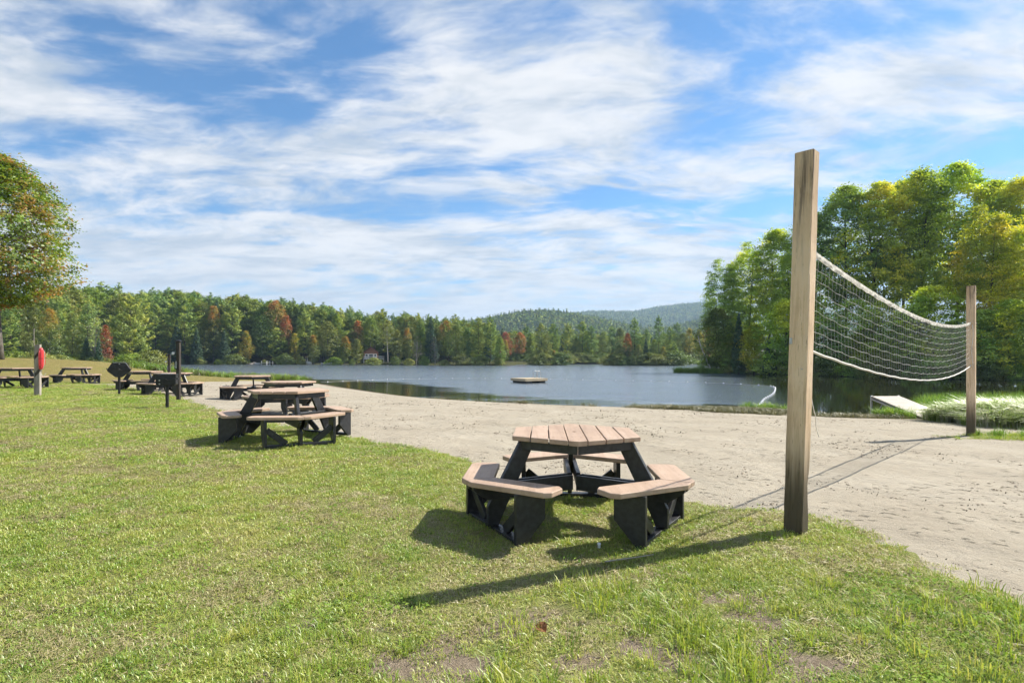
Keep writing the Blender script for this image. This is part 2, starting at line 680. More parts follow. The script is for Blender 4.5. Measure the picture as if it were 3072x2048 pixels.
BARE = [(1380, 1935, .13), (1590, 1885, .22), (1500, 1905, .12), (1650, 1850, .16), (1440, 2020, .13), (2330, 1950, .16), (2290, 1880, .15), (2240, 1810, .16), (2420, 1990, .2), (2560, 2010, .16), (1900, 1960, .14), (1750, 1880, .13),
        (2130, 1800, .15), (1180, 2030, .12), (1210, 1415, .12), (920, 1900, .1), (2050, 2000, .14), (1760, 2010, .16), (2650, 1640, .2), (2740, 1700, .14)]


def bare_f(x, y):
    b = np.zeros(np.shape(x))
    for px, py, r in BARE:
        cx, cy = at(px, py)
        q = np.sqrt(((x - cx) / 1.3) ** 2 + (y - cy) ** 2) / (r * .72)
        b = np.maximum(b, np.clip(1.35 - q, 0, 1))
    n = fbm(x, y, 2.6, 4, 31)
    zone = np.clip((3.9 - y) / 1.2, 0, 1) * np.clip((x + 2.2) / 1.6, 0, 1)
    m = fbm(x, y, 6.5, 3, 37)
    return np.clip(b * (n * 1.5 + m * 1.2 - .55) + zone * np.clip((n * .45 + m * .55 - 0.56) * 7.0, 0, 1) * .75, 0, 1)


def grow(a, b, h0, k, hmax):
    """lines from a to b, spacing h0 growing with distance by k"""
    out = [a]
    h = h0
    while out[-1] < b:
        out.append(out[-1] + h)
        h = min(h * k, hmax)
    return out


xl = grow(0, 9, .12, 1.0, .12)
xr = xl + grow(xl[-1] + .15, 62, .15, 1.06, 1.5)
xn = grow(0, 6, .12, 1.0, .12)
xn = xn + grow(xn[-1] + .15, 92, .15, 1.035, 1.5)
GX = np.array(sorted([-v for v in xn[1:]] + xr))
yl = grow(0, 7, .10, 1.0, .1)
GY = np.array([-9, -7, -5, -3.5, -2.2, -1.2, -.5] + yl + grow(yl[-1] + .12, 80, .12, 1.022, 1.2))
gx, gy = np.meshgrid(GX, GY)
gzv = ground_z(gx, gy)
gsd = lawn_sd(gx, gy)
gbare = bare_f(gx, gy)
nx, ny = len(GX), len(GY)
ii = (np.arange(ny - 1)[:, None] * nx + np.arange(nx - 1)[None, :]).ravel()
QUADS = np.stack([ii, ii + 1, ii + nx + 1, ii + nx], -1)

# footprints and scuffs in the sand, real relief
rngs = np.random.RandomState(4)
sand_rel = (fbm(gx, gy, .9, 3, 3) - .5) * .035 + (fbm(gx, gy, 3.3, 3, 8) - .5) * .022
sand_rel *= np.clip((gzv - WATER) / .25, 0, 1)


def sub_mesh(name, Z, keep, smooth=True):
    f = QUADS[keep]
    used = np.unique(f)
    mp = np.full(nx * ny, -1, np.int64)
    mp[used] = np.arange(len(used))
    V = np.stack([gx.ravel()[used], gy.ravel()[used], Z.ravel()[used]], -1)
    return np_mesh(name, V, mp[f], smooth), used


def face_max(a):
    return np.max(a.ravel()[QUADS], 1)


def face_min(a):
    return np.min(a.ravel()[QUADS], 1)


# --- sand
m_sand, N, out = new_mat('sand')
tc = N.n('ShaderNodeTexCoord')
P = tc.outputs['Object']
n1 = N.noise(P, 0.7, 5, .6)
n2 = N.noise(P, 7.0, 6, .65)
n3 = N.noise(P, 60.0, 4, .7)
n4 = N.noise(N.vmath('MULTIPLY', P, (1.0, 1.0, 1.0)), 17.0, 3, .7, 0.6)
c = N.ramp(n1, [(.25, (.294, .256, .195)), (.55, (.350, .311, .243)), (.8, (.394, .354, .284))])
c = N.mix(N.sstep(n2, .35, .75, 0.0, .35), c, (.285, .243, .184))
speck = N.sstep(n4, .66, .74)
patch = N.sstep(N.noise(P, 1.3, 3, .6), .45, .65)
c = N.mix(N.math('MULTIPLY', N.math('MULTIPLY', speck, patch), .35), c, (.22, .175, .125))
z = N.sep(P)[2]
wet = N.sstep(z, WATER + .0, WATER + .16, .8, 0.0)
c = N.mix(wet, c, (.085, .055, .03))
vor = N.n('ShaderNodeTexVoronoi')
vor.feature = 'SMOOTH_F1'
vor.inputs['Scale'].default_value = 6.5
vor.inputs['Smoothness'].default_value = .6
N.link(N.vmath('ADD', P, N.vmath('SCALE', N.comb(n2, n1, n2), scale=.5)), vor.inputs['Vector'])
pit = N.sstep(vor.outputs['Distance'], .0, .34)
pat2 = N.sstep(N.noise(P, .9, 2, .5), .38, .62)
hgt = N.math('ADD', N.math('MULTIPLY', N.math('MULTIPLY', pit, pat2), .9), N.math('ADD', N.math('MULTIPLY', n2, .9), N.math('MULTIPLY', n3, .22)))
principled(N, out, c, .95, .1, 0, hgt, 1.0, .034)

me, used = sub_mesh('sand_beach', gzv + sand_rel, (face_min(gsd) < 0.35) & (face_max(gzv) > -2.6))
me.materials.append(m_sand)
tag(link('sand_beach', me), 'pale sand beach sloping down to the lake', kind='structure')

# --- lawn sheet, dips under the sand along its ragged edge
lawn_off = np.clip(gsd * .12, -.10, .035) + (fbm(gx, gy, 1.1, 3, 21) - .5) * .03 + (fbm(gx, gy, 5.0, 3, 22) - .5) * .022 - gbare * .012
m_lawn, N, out = new_mat('lawn_soil')
tc = N.n('ShaderNodeTexCoord')
P = tc.outputs['Object']
x_, y_, z_ = N.sep(P)
dist = N.vmath('LENGTH', P)
n1 = N.noise(P, .45, 5, .6)
n2 = N.noise(P, 3.0, 5, .65)
n3 = N.noise(P, 28.0, 5, .75)
n5 = N.noise(N.vmath('MULTIPLY', P, (1, 1, 1)), 90.0, 3, .7)
green = N.ramp(N.math('ADD', N.math('MULTIPLY', n1, .5), N.math('MULTIPLY', n2, .5)), [(.3, (.12, .17, .03)), (.5, (.18, .23, .045)), (.7, (.26, .28, .08))])
green = N.mix(N.sstep(n3, .35, .7, 0, .55), green, (.085, .115, .024))
dry = N.ramp(n2, [(.3, (.15, .13, .04)), (.55, (.23, .19, .07)), (.8, (.28, .22, .095))])
dry = N.mix(N.sstep(n3, .4, .75, 0, .4), dry, (.12, .12, .035))
isdry = N.math('MULTIPLY', N.sstep(y_, 25.0, 31.0), N.sstep(N.math('ADD', n1, N.math('MULTIPLY', N.math('SUBTRACT', n2, .5), .4)), .2, .5, .45, 1.0))
veg = N.mix(isdry, green, dry)
soil = N.ramp(n3, [(.3, (.16, .125, .085)), (.55, (.25, .20, .145)), (.8, (.34, .285, .215))])
bare = N.attr('bare')
thatch = N.mix(N.sstep(n5, .35, .65), (.19, .20, .065), (.34, .32, .14))
near = N.sstep(dist, 7.0, 14.0, 1.0, 0.0)
veg = N.mix(N.math('MULTIPLY', near, .6), veg, thatch)
c = N.mix(N.sstep(N.math('ADD', bare, N.math('MULTIPLY', N.math('SUBTRACT', n3, .5), .5)), .25, .6), veg, soil)
hgt = N.math('ADD', N.math('MULTIPLY', n3, .6), N.math('ADD', N.math('MULTIPLY', n5, .35), N.math('MULTIPLY', n2, .5)))
principled(N, out, c, .95, .08, 0, hgt, .9, .045)
me, used = sub_mesh('lawn', gzv + lawn_off, (face_max(gsd) > -0.5) & (face_max(gzv) > WATER - .5))
add_attr(me, 'bare', gbare.ravel()[used])
me.materials.append(m_lawn)
tag(link('lawn', me), 'mown green lawn running back to a dry grass rise', kind='structure')


def surf_z(x, y):
    """height of the visible ground surface (arrays)"""
    x, y = np.asarray(x, float), np.asarray(y, float)
    sd = lawn_sd(x, y)
    lz = np.clip(sd * .12, -.10, .035) + (fbm(x, y, 1.1, 3, 21) - .5) * .03 + (fbm(x, y, 5.0, 3, 22) - .5) * .022 - bare_f(x, y) * .012
    b = ground_z(x, y)
    sr = ((fbm(x, y, .9, 3, 3) - .5) * .035 + (fbm(x, y, 3.3, 3, 8) - .5) * .022) * np.clip((b - WATER) / .25, 0, 1)
    return b + np.where(sd > 0.35, lz, np.where(sd < -.5, sr, np.maximum(lz, sr)))


def sz(x, y):
    return float(surf_z(np.array([x]), np.array([y]))[0])


# ------------------------------------------------------------------ far land
FAR_POLY = smooth_line([(-170, 62), (-120, 75), (-90, 92), (-76, 112), (-95, 140), (-118, 168), (-112, 184), (-90, 186), (-70, 184), (-50, 178), (-32, 172), (-18, 164), (-6, 161), (1, 166), (4, 185), (18, 196), (32, 199), (44, 205), (56, 208), (62, 200), (70, 196), (95, 190), (140, 170), (260, 150)], 3)
FAR_POLY = np.vstack([FAR_POLY, [(900, 200), (900, 900), (-900, 900), (-900, 62)]])
POINT_POLY = smooth_line([(24.5, 83), (29, 79.5), (34, 77), (41, 70), (48, 63), (58, 57), (75, 52), (120, 46), (190, 44)], 4)
POINT_POLY = np.vstack([POINT_POLY, [(200, 120), (110, 112), (70, 104), (45, 97), (30, 92)]])


def ell(cx, cy, rx, ry, n=40, seed=0):
    t = np.arange(n) / n * 2 * np.pi
    r = 1 + .12 * np.sin(3 * t + seed) + .08 * np.sin(5 * t + 2 * seed)
    return np.stack([cx + rx * r * np.cos(t), cy + ry * r * np.sin(t)], -1)


ISL1 = ell(11.0, 172, 5.4, 5.0, seed=1)
ISL2 = ell(39.5, 166, 10.5, 6.0, seed=2)


def land_h(sd, slope, top, rough, x, y):
    return WATER - .35 + np.where(sd > 0, np.minimum(sd * .35, .8) + np.clip(sd - 2, 0, None) * slope, sd * .3)


def far_z(x, y):
    sd = sd_poly(x, y, FAR_POLY)
    lift = np.clip(-(x + 20) / 80, 0, 1)
    h = land_h(sd, .03, 0, 0, x, y)
    h = h + np.clip(sd - 10, 0, 120) * .05 * lift
    return h + (fbm(x, y, .05, 3, 2) - .5) * np.clip(sd, 0, 20) * .06


def point_z(x, y):
    sd = sd_poly(x, y, POINT_POLY)
    return land_h(sd, .05, 0, 0, x, y) + (fbm(x, y, .1, 3, 3) - .5) * np.clip(sd, 0, 10) * .08


def isl_z(poly):
    return lambda x, y: np.minimum(land_h(sd_poly(x, y, poly), .0, 0, 0, x, y), WATER + .5)


def terrain(name, xs, ys, fn, mat, label):
    X, Y = np.meshgrid(xs, ys)
    Z = fn(X, Y)
    n_, m_ = len(xs), len(ys)
    i = (np.arange(m_ - 1)[:, None] * n_ + np.arange(n_ - 1)[None, :]).ravel()
    f = np.stack([i, i + 1, i + n_ + 1, i + n_], -1)
    f = f[np.max(Z.ravel()[f], 1) > WATER - 1.5]
    me = np_mesh(name, np.stack([X, Y, Z], -1).reshape(-1, 3), f, True)
    me.materials.append(mat)
    return tag(link(name, me), label, kind='structure')


m_forest, N, out = new_mat('forest_floor')
tc = N.n('ShaderNodeTexCoord')
n1 = N.noise(tc.outputs['Object'], .35, 6, .7)
n2 = N.noise(tc.outputs['Object'], 2.0, 4, .7)
c = N.ramp(n1, [(.3, (.04, .035, .018)), (.5, (.055, .06, .022)), (.75, (.09, .085, .04))])
principled(N, out, c, .95, .1, 0, n2, .8, .2)
terrain('far_bank', np.concatenate([np.arange(-420, -180, 12), np.arange(-180, 150, 2.5), np.arange(150, 500, 12)]), np.concatenate([np.arange(58, 225, 2.5), np.arange(225, 620, 10)]), far_z, m_forest, 'low wooded bank along the far side of the lake')
terrain('wooded_point', np.arange(20, 190, 1.2), np.arange(40, 122, 1.2), point_z, m_forest, 'low wooded point on the right shore')
terrain('island', np.arange(3, 19, .6), np.arange(164, 180, .6), isl_z(ISL1), m_forest, 'small low island left of the longer island')
terrain('island', np.arange(25, 54, .7), np.arange(157, 175, .6), isl_z(ISL2), m_forest, 'longer low island in front of the far hills')

# hills
m_hill, N, out = new_mat('hill_forest_floor')
tc = N.n('ShaderNodeTexCoord')
n1 = N.noise(tc.outputs['Object'], .012, 8, .75)
c = N.ramp(n1, [(.3, (.03, .05, .018)), (.5, (.05, .075, .024)), (.7, (.085, .095, .03))])
principled(N, out, c, .95, .1, 0, n1, 1.0, 6.0)


def hill_profile(pts, dep, cover):
    """crest line from photo measurements: list of (px, py)"""
    p = np.array(pts, float)
    return (p[:, 0] - 1536) / 1706 * dep, EYE + (1074 - p[:, 1]) / 1706 * dep - cover


HX1, HZ1 = hill_profile([(700, 1070), (1200, 1010), (1400, 968), (1480, 953), (1560, 937), (1630, 931), (1700, 938), (1800, 960), (1900, 985), (2000, 985), (2080, 962), (2150, 950), (2300, 960), (2700, 990), (3200, 1030)], 1100, 13)
HX2, HZ2 = hill_profile([(300, 1060), (1300, 1010), (1500, 950), (1680, 935), (1760, 928), (1880, 931), (1960, 915), (2050, 905), (2110, 902), (2250, 905), (2450, 930), (2800, 1000), (3400, 1060)], 2400, 26)


def hill_mesh(name, HX, HZ, dep, front, back, nx_, ny_, amp, fs, label):
    xs = np.linspace(HX[0], HX[-1], nx_)
    cz = np.interp(xs, HX, HZ)
    ys = np.concatenate([np.linspace(dep - front, dep, ny_), np.linspace(dep, dep + back, ny_ // 2)[1:]])
    X, Y = np.meshgrid(xs, ys)
    t = np.clip(1 - np.where(Y < dep, (dep - Y) / front, (Y - dep) / back), 0, 1)
    prof = t * t * (3 - 2 * t)
    Z = WATER + (cz[None, :] - WATER) * prof + (fbm(X, Y, fs, 4, 6) - .5) * amp * np.sin(np.pi * np.clip(t, 0, 1)) - .5
    i = (np.arange(len(ys) - 1)[:, None] * nx_ + np.arange(nx_ - 1)[None, :]).ravel()
    me = np_mesh(name, np.stack([X, Y, Z], -1).reshape(-1, 3), np.stack([i, i + 1, i + nx_ + 1, i + nx_], -1), True)
    me.materials.append(m_hill)
    tag(link(name, me), label, kind='structure')
    return X, Y, Z


HILL1 = hill_mesh('hill', HX1, HZ1, 1100, 560, 400, 130, 60, 22, .007, 'nearer green wooded hill beyond the lake')
HILL2 = hill_mesh('mountain', HX2, HZ2, 2400, 1500, 800, 140, 60, 60, .0022, 'long bluish mountain ridge on the horizon')

# ------------------------------------------------------------------ water
ROPE = smooth_line([(-16.8, 49.8), (-13.5, 54.5), (-9.7, 57.6), (-4.7, 58.7), (1, 57.8), (5.4, 56.3), (10, 53.6), (13.9, 51.0), (16.7, 48.4), (18.7, 45.2), (19.4, 43.2), (18.9, 41.0), (18.04, 39.0), (16.13, 35), (14.73, 32.3), (12.91, 29.1), (11.6, 26.5), (10.4, 24.2)], 10)
SWIM = np.vstack([ROPE, [(9, 22), (0, 24), (-12, 36), (-18, 44)]])
WX = np.array(sorted(set(np.round(np.concatenate([[-1500, -700, -400, -250, -180, -140], np.arange(-110, -26, 2.0), np.arange(-26, 30, .35), np.arange(30, 70, 2.0), [80, 95, 120, 160, 220, 320, 500, 900, 1500]]), 3))))
WY = np.array(sorted(set(np.round(np.concatenate([np.arange(14, 62, .35), np.arange(62, 130, 2.0), np.arange(130, 230, 5), [250, 300, 400, 600]]), 3))))
wx, wy = np.meshgrid(WX, WY)
wsd = sd_poly(wx, wy, SWIM)
gw = ground_z(np.clip(wx, -70, 60), np.clip(wy, 0, 78))
depth_w = np.where((wy < 78) & (wx > -40) & (wx < 62), np.clip(WATER - gw, 0, 3), 3.0)
SHORE_LINE = np.vstack([smooth_line(SHORE, 6), [(200, 0), (200, -50), (-200, -50), (-200, 62)]])
shd = np.clip(-sd_poly(wx, wy, SHORE_LINE), 0, 100)
shd = shd + (fbm(wx, wy, .25, 3, 41) - .5) * 3.0
cw = np.interp(wx, [-20, -8, 3, 12], [9.0, 8.0, 5.0, 2.6])
calm = np.clip((shd - cw * .45) / (cw * .75), 0, 1)
calm = np.where(wy > 60, 1.0, calm)
calm = calm * calm * (3 - 2 * calm)
# the lee of the wooded point lies still; the roped swimming area and the open lake are rippled
lee = np.clip((wx - (9.5 + (wy - 24) * .33)) / (2.5 + wy * .06), 0, 1) * np.clip((110 - wy) / 25, 0, 1)
rip = 1.0 * (1 - .93 * lee)
inside = np.clip(wsd / .35, 0, 1)
rip = np.where(inside > 0, rip * (1 - inside) + 1.1 * inside, rip) * (.14 + .86 * calm)
i = (np.arange(len(WY) - 1)[:, None] * len(WX) + np.arange(len(WX) - 1)[None, :]).ravel()
nW = len(WX)
me = np_mesh('lake', np.stack([wx, wy, np.full(wx.shape, WATER)], -1).reshape(-1, 3), np.stack([i, i + 1, i + nW + 1, i + nW], -1), True)
add_attr(me, 'ripple', rip.ravel())
m_water, N, out = new_mat('lake_water')
tc = N.n('ShaderNodeTexCoord')
P = tc.outputs['Object']
mpn = N.n('ShaderNodeMapping')
mpn.inputs['Rotation'].default_value = (0, 0, R(20))
mpn.inputs['Scale'].default_value = (.55, 1.25, 1)
N.link(P, mpn.inputs['Vector'])
w0 = N.noise(N.vmath('MULTIPLY', P, (.35, 1.0, 1.0)), .42, 4, .6, .5)
w1 = N.noise(mpn.outputs[0], 1.1, 3, .55, .4)
w2 = N.noise(mpn.outputs[0], 4.2, 3, .6, .3)
h = N.math('ADD', N.math('MULTIPLY', w1, .55), N.math('ADD', N.math('MULTIPLY', w2, .26), N.math('MULTIPLY', w0, .55)))
rp = N.attr('ripple')
gust = N.sstep(w0, .3, .7, .35, 1.35)
h = N.math('MULTIPLY', h, N.math('MULTIPLY', rp, gust))
rgh = N.sstep(rp, .05, .9, .02, .22)
wc = N.mix(N.sstep(rp, .05, .8), (.020, .018, .010), (.066, .088, .112))
b = principled(N, out, wc, rgh, .5, 0, h, 1.0, .05)
b.inputs['IOR'].default_value = 2.3
me.materials.append(m_water)
tag(link('lake', me), 'rippled lake reflecting sky and trees', kind='structure')

# ------------------------------------------------------------------ trees
def leaf_cards(C, size, nrm, rng, aspect=.62, along=None):
    """rhombic leaves: centres C, half lengths size, normals nrm"""
    n = len(C)
    nrm = nrm / (np.linalg.norm(nrm, axis=1, keepdims=True) + 1e-9)
    r = rng.normal(size=(n, 3)) if along is None else along
    u = r - (r * nrm).sum(1, keepdims=True) * nrm
    u /= np.linalg.norm(u, axis=1, keepdims=True) + 1e-9
    v = np.cross(nrm, u)
    s = np.asarray(size).reshape(-1, 1)
    bend = nrm * s * .18
    V = np.stack([C - u * s, C + v * s * aspect + bend, C + u * s, C - v * s * aspect + bend], 1)
    return V


def cards_mesh(name, V, tint, mat):
    n = len(V)
    f = np.arange(n * 4).reshape(n, 4)
    me = np_mesh(name, V.reshape(-1, 3), f)
    add_attr(me, 'tint', tint, 'FACE')
    me.materials.append(mat)
    return me


def bez(a, b, c, n=6):
    t = np.linspace(0, 1, n)[:, None]
    return (1 - t) ** 2 * np.asarray(a) + 2 * t * (1 - t) * np.asarray(b) + t * t * np.asarray(c)


def broadleaf(name, h, w, base, seed, clusters, per, leaf, leafmat, barkmat, shape=.9, lumps=.25, trunk_r=.22, spread=.55, shell=.5, openness=0., forks=7, layer=.5, twigs=False, stems=1):
    """crown of many leaf clumps carried on limbs; returns (trunk mesh, crown mesh)"""
    rng = np.random.RandomState(seed)
    ch = h - base
    ph = rng.uniform(0, 6.28, 6)

    def radius(t, a):
        p = np.sin(np.pi * np.clip(t, 0, 1) ** shape) ** .62
        l = 1 + lumps * (.5 * np.sin(2 * a + ph[0] + 5 * t) + .35 * np.sin(3 * a + ph[1] - 7 * t) + .3 * np.sin(5 * a + ph[2] + 11 * t))
        return w * p * l
    t = rng.beta(1.15, 1.05, clusters)
    a = rng.uniform(0, 2 * np.pi, clusters)
    rr = shell + (1 - shell) * np.sqrt(rng.uniform(0, 1, clusters))
    inner = rng.uniform(0, 1, clusters) < .22
    rr[inner] *= rng.uniform(.25, .9, inner.sum())
    rad = radius(t, a) * rr
    CC = np.stack([rad * np.cos(a), rad * np.sin(a), base + t * ch], -1)
    if openness > 0:
        g = fbm(CC[:, 0] + CC[:, 2] * .7 + seed, CC[:, 1] - CC[:, 2] * .9, .35, 2, seed)
        CC = CC[g > openness * .62 + .1]
    nC = len(CC)
    cl = rng.uniform(.6, 1.25, nC)
    ctint = rng.uniform(0, 1, nC)
    cid = np.repeat(np.arange(nC), per)
    off = rng.normal(size=(len(cid), 3)) * spread * cl[cid][:, None]
    off[:, 2] *= layer
    L = CC[cid] + off
    outw = CC[cid] - np.array([0, 0, base + ch * .35])
    outw /= np.linalg.norm(outw, axis=1, keepdims=True) + 1e-6
    nr = outw * .55 + np.array([0, 0, .75]) + rng.normal(size=L.shape) * .55
    sizes = leaf * rng.uniform(.65, 1.3, len(L))
    tint = np.clip(ctint[cid] * .6 + rng.uniform(0, 1, len(L)) * .4, 0, 1)
    crown = cards_mesh(name + '_crown', leaf_cards(L, sizes, nr, rng), tint, leafmat)
    # trunk and limbs
    paths = []
    for s in range(stems):
        lean = rng.normal(size=2) * .025 * h + (rng.normal(size=2) * .06 * h if stems > 1 else 0)
        tz = np.linspace(0, base + ch * .78, 9)
        tx = np.stack([lean[0] * (tz / h) ** 1.5 + .02 * h * .4 * np.sin(tz / h * 6 + ph[3]), lean[1] * (tz / h) ** 1.5 + .02 * h * .4 * np.cos(tz / h * 5 + ph[4]), tz], -1)
        fl = 1 + .5 * np.exp(-tz / (.03 * h))
        paths.append((tx, trunk_r * fl * np.clip(1 - tz / h * .95, .08, 1)))
        for k in range(forks):
            zt = base * .9 + ch * .62 * (k + rng.uniform(0, .6)) / forks
            i = int(np.clip(np.searchsorted(tz, zt), 1, 8))
            o = tx[i - 1] + (tx[i] - tx[i - 1]) * (zt - tz[i - 1]) / (tz[i] - tz[i - 1])
            an = k * 2.4 + rng.uniform(-.5, .5) + s
            te = np.clip((zt - base) / ch + rng.uniform(.15, .32), .05, .95)
            Rr = radius(te, an) * rng.uniform(.7, .92)
            e = np.array([Rr * np.cos(an), Rr * np.sin(an), base + te * ch])
            md = o + (e - o) * .5 + np.array([0, 0, -.08 * Rr if rng.rand() < .4 else .10 * Rr])
            r0 = trunk_r * .42 * (1 - .55 * zt / h)
            bp = bez(o, md, e, 6)
            paths.append((bp, np.linspace(r0, r0 * .18, 6)))
            for q in range(3 if not twigs else 6):
                f = rng.randint(2, 6)
                near = CC[np.argsort(((CC - bp[f]) ** 2).sum(1))[rng.randint(0, 14)]] if nC > 20 else e
                paths.append((bez(bp[f], (bp[f] + near) / 2 + rng.normal(size=3) * .2, near, 4), np.linspace(r0 * .35, r0 * .08, 4)))
    trunk = tube_mesh(name + '_trunk', paths, 6)
    trunk.materials.append(barkmat)
    return trunk, crown


def conifer(name, h, w, base, seed, leafmat, barkmat, style='pine', whorl=.75, per=5, dens=1.0, needle=.42, trunk_r=.26, flat_top=.0, sparse=0.):
    """layered needle plumes on whorled branches"""
    rng = np.random.RandomState(seed)
    paths = []
    tz = np.linspace(0, h * .985, 10)
    bendx, bendy = rng.normal(size=2) * .012 * h
    tx = np.stack([bendx * np.sin(tz / h * 3), bendy * np.sin(tz / h * 2.4), tz], -1)
    paths.append((tx, trunk_r * np.clip(1 - tz / h, .04, 1)))
    C, A, SZ, NR, TI = [], [], [], [], []
    z = base
    while z < h * .985:
        t = (z - base) / (h - base)
        if style == 'pine':
            prof = (np.sin(np.pi * min(1, (.30 + .70 * t)) ** .9)) ** .8 * (1 - t * .08) if t > .25 else .72 + .28 * t / .25
            prof = max(prof, .06)
            if flat_top:
                prof = max(prof, flat_top * (1 - t) ** .45)
            up0, up1 = .10 + .55 * t, .16
        elif style == 'spruce':
            prof = (1 - t) ** .85 * (.92 if t > .06 else .7) + .03
            up0, up1 = -.22 + .55 * t, .10
        else:
            prof = (1 - t) ** .7 + .04
            up0, up1 = .15 + .5 * t, .05
        nb = max(3, int(per * (1 if style == 'pine' else 1.5)))
        a0 = rng.uniform(0, 6.28)
        for k in range(nb):
            if rng.rand() < sparse:
                continue
            an = a0 + k * 6.283 / nb + rng.uniform(-.3, .3)
            L = w * prof * (rng.uniform(.42, 1.3) if style == 'pine' else rng.uniform(.82, 1.1))
            if L < .12:
                continue
            zz = z + rng.uniform(-.3, .3) * whorl
            i = int(np.clip(np.searchsorted(tz, zz), 1, 9))
            o = tx[i - 1] + (tx[i] - tx[i - 1]) * (zz - tz[i - 1]) / (tz[i] - tz[i - 1])
            dirv = np.array([np.cos(an), np.sin(an), 0])
            lat = np.array([-np.sin(an), np.cos(an), 0])
            e = o + dirv * L + np.array([0, 0, L * (up0 + up1)])
            md = o + dirv * L * .55 + np.array([0, 0, L * up0 * .4])
            paths.append((bez(o, md, e, 4), np.linspace(max(.02, trunk_r * .22 * (1 - t)), .012, 4)))
            nt = max(3, int(L * 7.5 * dens))
            s = .22 + .78 * np.sqrt(rng.uniform(0, 1, nt))
            bp = (1 - s)[:, None] ** 2 * o + 2 * (s * (1 - s))[:, None] * md + (s ** 2)[:, None] * e
            wid = L * .30 * np.sin(np.pi * np.clip(s * .9 + .05, 0, 1)) + .06
            lt = rng.uniform(-1, 1, nt)
            bp = bp + lat * (lt * wid)[:, None]
            bp[:, 2] += rng.uniform(-.05, .16, nt) * min(1, L * .5)
            m = 4
            cc = np.repeat(bp, m, 0) + rng.normal(size=(nt * m, 3)) * .10
            dr = dirv * .8 + lat * (lt * .9)[:, None]
            dr = np.repeat(dr, m, 0) + rng.normal(size=(nt * m, 3)) * .45
            dr[:, 2] += .28 if style == 'pine' else -.05
            nn = np.array([0, 0, .75]) + dirv * .45 + rng.normal(size=(nt * m, 3)) * .55
            C.append(cc)
            A.append(dr)
            NR.append(nn)
            SZ.append(needle * rng.uniform(.6, 1.25, nt * m) * (.6 + .4 * min(1, L / 1.5)))
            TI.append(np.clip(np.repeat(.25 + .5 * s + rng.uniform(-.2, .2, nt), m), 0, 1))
        z += whorl * rng.uniform(.75, 1.25) * (1.0 if t < .7 else .75)
    # leader
    cc = np.stack([np.full(14, tx[-1, 0]), np.full(14, tx[-1, 1]), rng.uniform(h * .955, h, 14)], -1)
    C.append(cc)
    A.append(rng.normal(size=(14, 3)) * .5 + np.array([0, 0, 1.]))
    NR.append(rng.normal(size=(14, 3)))
    SZ.append(np.full(14, needle * .7))
    TI.append(np.full(14, .6))
    C, A, NR, SZ, TI = map(np.concatenate, (C, A, NR, SZ, TI))
    V = leaf_cards(C, SZ, NR, rng, aspect=.15, along=A)
    crown = cards_mesh(name + '_crown', V, TI, leafmat)
    trunk = tube_mesh(name + '_trunk', paths, 5)
    trunk.materials.append(barkmat)
    return trunk, crown


def bark_mat(name, dark, light, scale=6.0, stretch=.25):
    m, N, out = new_mat(name)
    tc = N.n('ShaderNodeTexCoord')
    v = N.vmath('MULTIPLY', tc.outputs['Object'], (1, 1, stretch))
    n = N.noise(v, scale, 5, .7)
    principled(N, out, N.mix(N.sstep(n, .35, .65), dark, light), .9, .15, 0, n, .8, .03)
    return m


BARK = bark_mat('bark_grey', (.07, .06, .05), (.19, .17, .145))
BARK_D = bark_mat('bark_dark', (.035, .028, .022), (.10, .08, .065))
BIRCH = bark_mat('bark_birch', (.30, .28, .25), (.70, .68, .63), 5.0, 2.5)
DEADW = bark_mat('dead_wood', (.15, .135, .125), (.30, .28, .265))

G = foliage_mat
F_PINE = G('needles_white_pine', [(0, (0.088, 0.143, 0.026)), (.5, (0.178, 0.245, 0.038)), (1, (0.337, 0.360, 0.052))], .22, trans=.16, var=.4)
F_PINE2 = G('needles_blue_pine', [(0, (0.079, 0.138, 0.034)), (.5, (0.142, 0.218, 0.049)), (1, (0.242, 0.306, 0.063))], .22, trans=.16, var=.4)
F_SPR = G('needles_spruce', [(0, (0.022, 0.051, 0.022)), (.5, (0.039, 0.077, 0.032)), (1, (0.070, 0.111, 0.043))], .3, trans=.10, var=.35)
F_GREEN = G('leaves_green', [(0, (0.105, 0.169, 0.021)), (.5, (0.168, 0.240, 0.028)), (1, (0.271, 0.322, 0.039))], .25, trans=.40)
F_DARK = G('leaves_dark_green', [(0, (0.072, 0.120, 0.022)), (.5, (0.118, 0.170, 0.030)), (1, (0.186, 0.228, 0.043))], .25, trans=.35)
F_LIME = G('leaves_lime', [(0, (0.098, 0.161, 0.020)), (.5, (0.149, 0.218, 0.028)), (1, (0.230, 0.276, 0.040))], .25, trans=.45)
F_OLIVE = G('leaves_olive', [(0, (0.105, 0.146, 0.030)), (.5, (0.175, 0.205, 0.041)), (1, (0.281, 0.282, 0.063))], .25, trans=.38)
F_YEL = G('leaves_yellow', [(0, (0.120, 0.168, 0.026)), (.4, (0.228, 0.240, 0.030)), (.75, (0.360, 0.300, 0.034)), (1, (0.456, 0.324, 0.040))], .4, trans=.45)
F_ORG = G('leaves_orange', [(0, (0.120, 0.132, 0.032)), (.35, (0.228, 0.167, 0.035)), (.7, (0.360, 0.167, 0.036)), (1, (0.432, 0.144, 0.040))], .4, trans=.42)
F_RED = G('leaves_red', [(0, (0.115, 0.110, 0.032)), (.35, (0.230, 0.110, 0.040)), (.7, (0.345, 0.083, 0.042)), (1, (0.391, 0.094, 0.065))], .4, trans=.42)
F_TURN = G('leaves_turning', [(0, (0.084, 0.126, 0.026)), (.5, (0.144, 0.180, 0.030)), (.78, (0.264, 0.228, 0.034)), (1, (0.408, 0.204, 0.038))], .35, height=(5, 17), trans=.42)
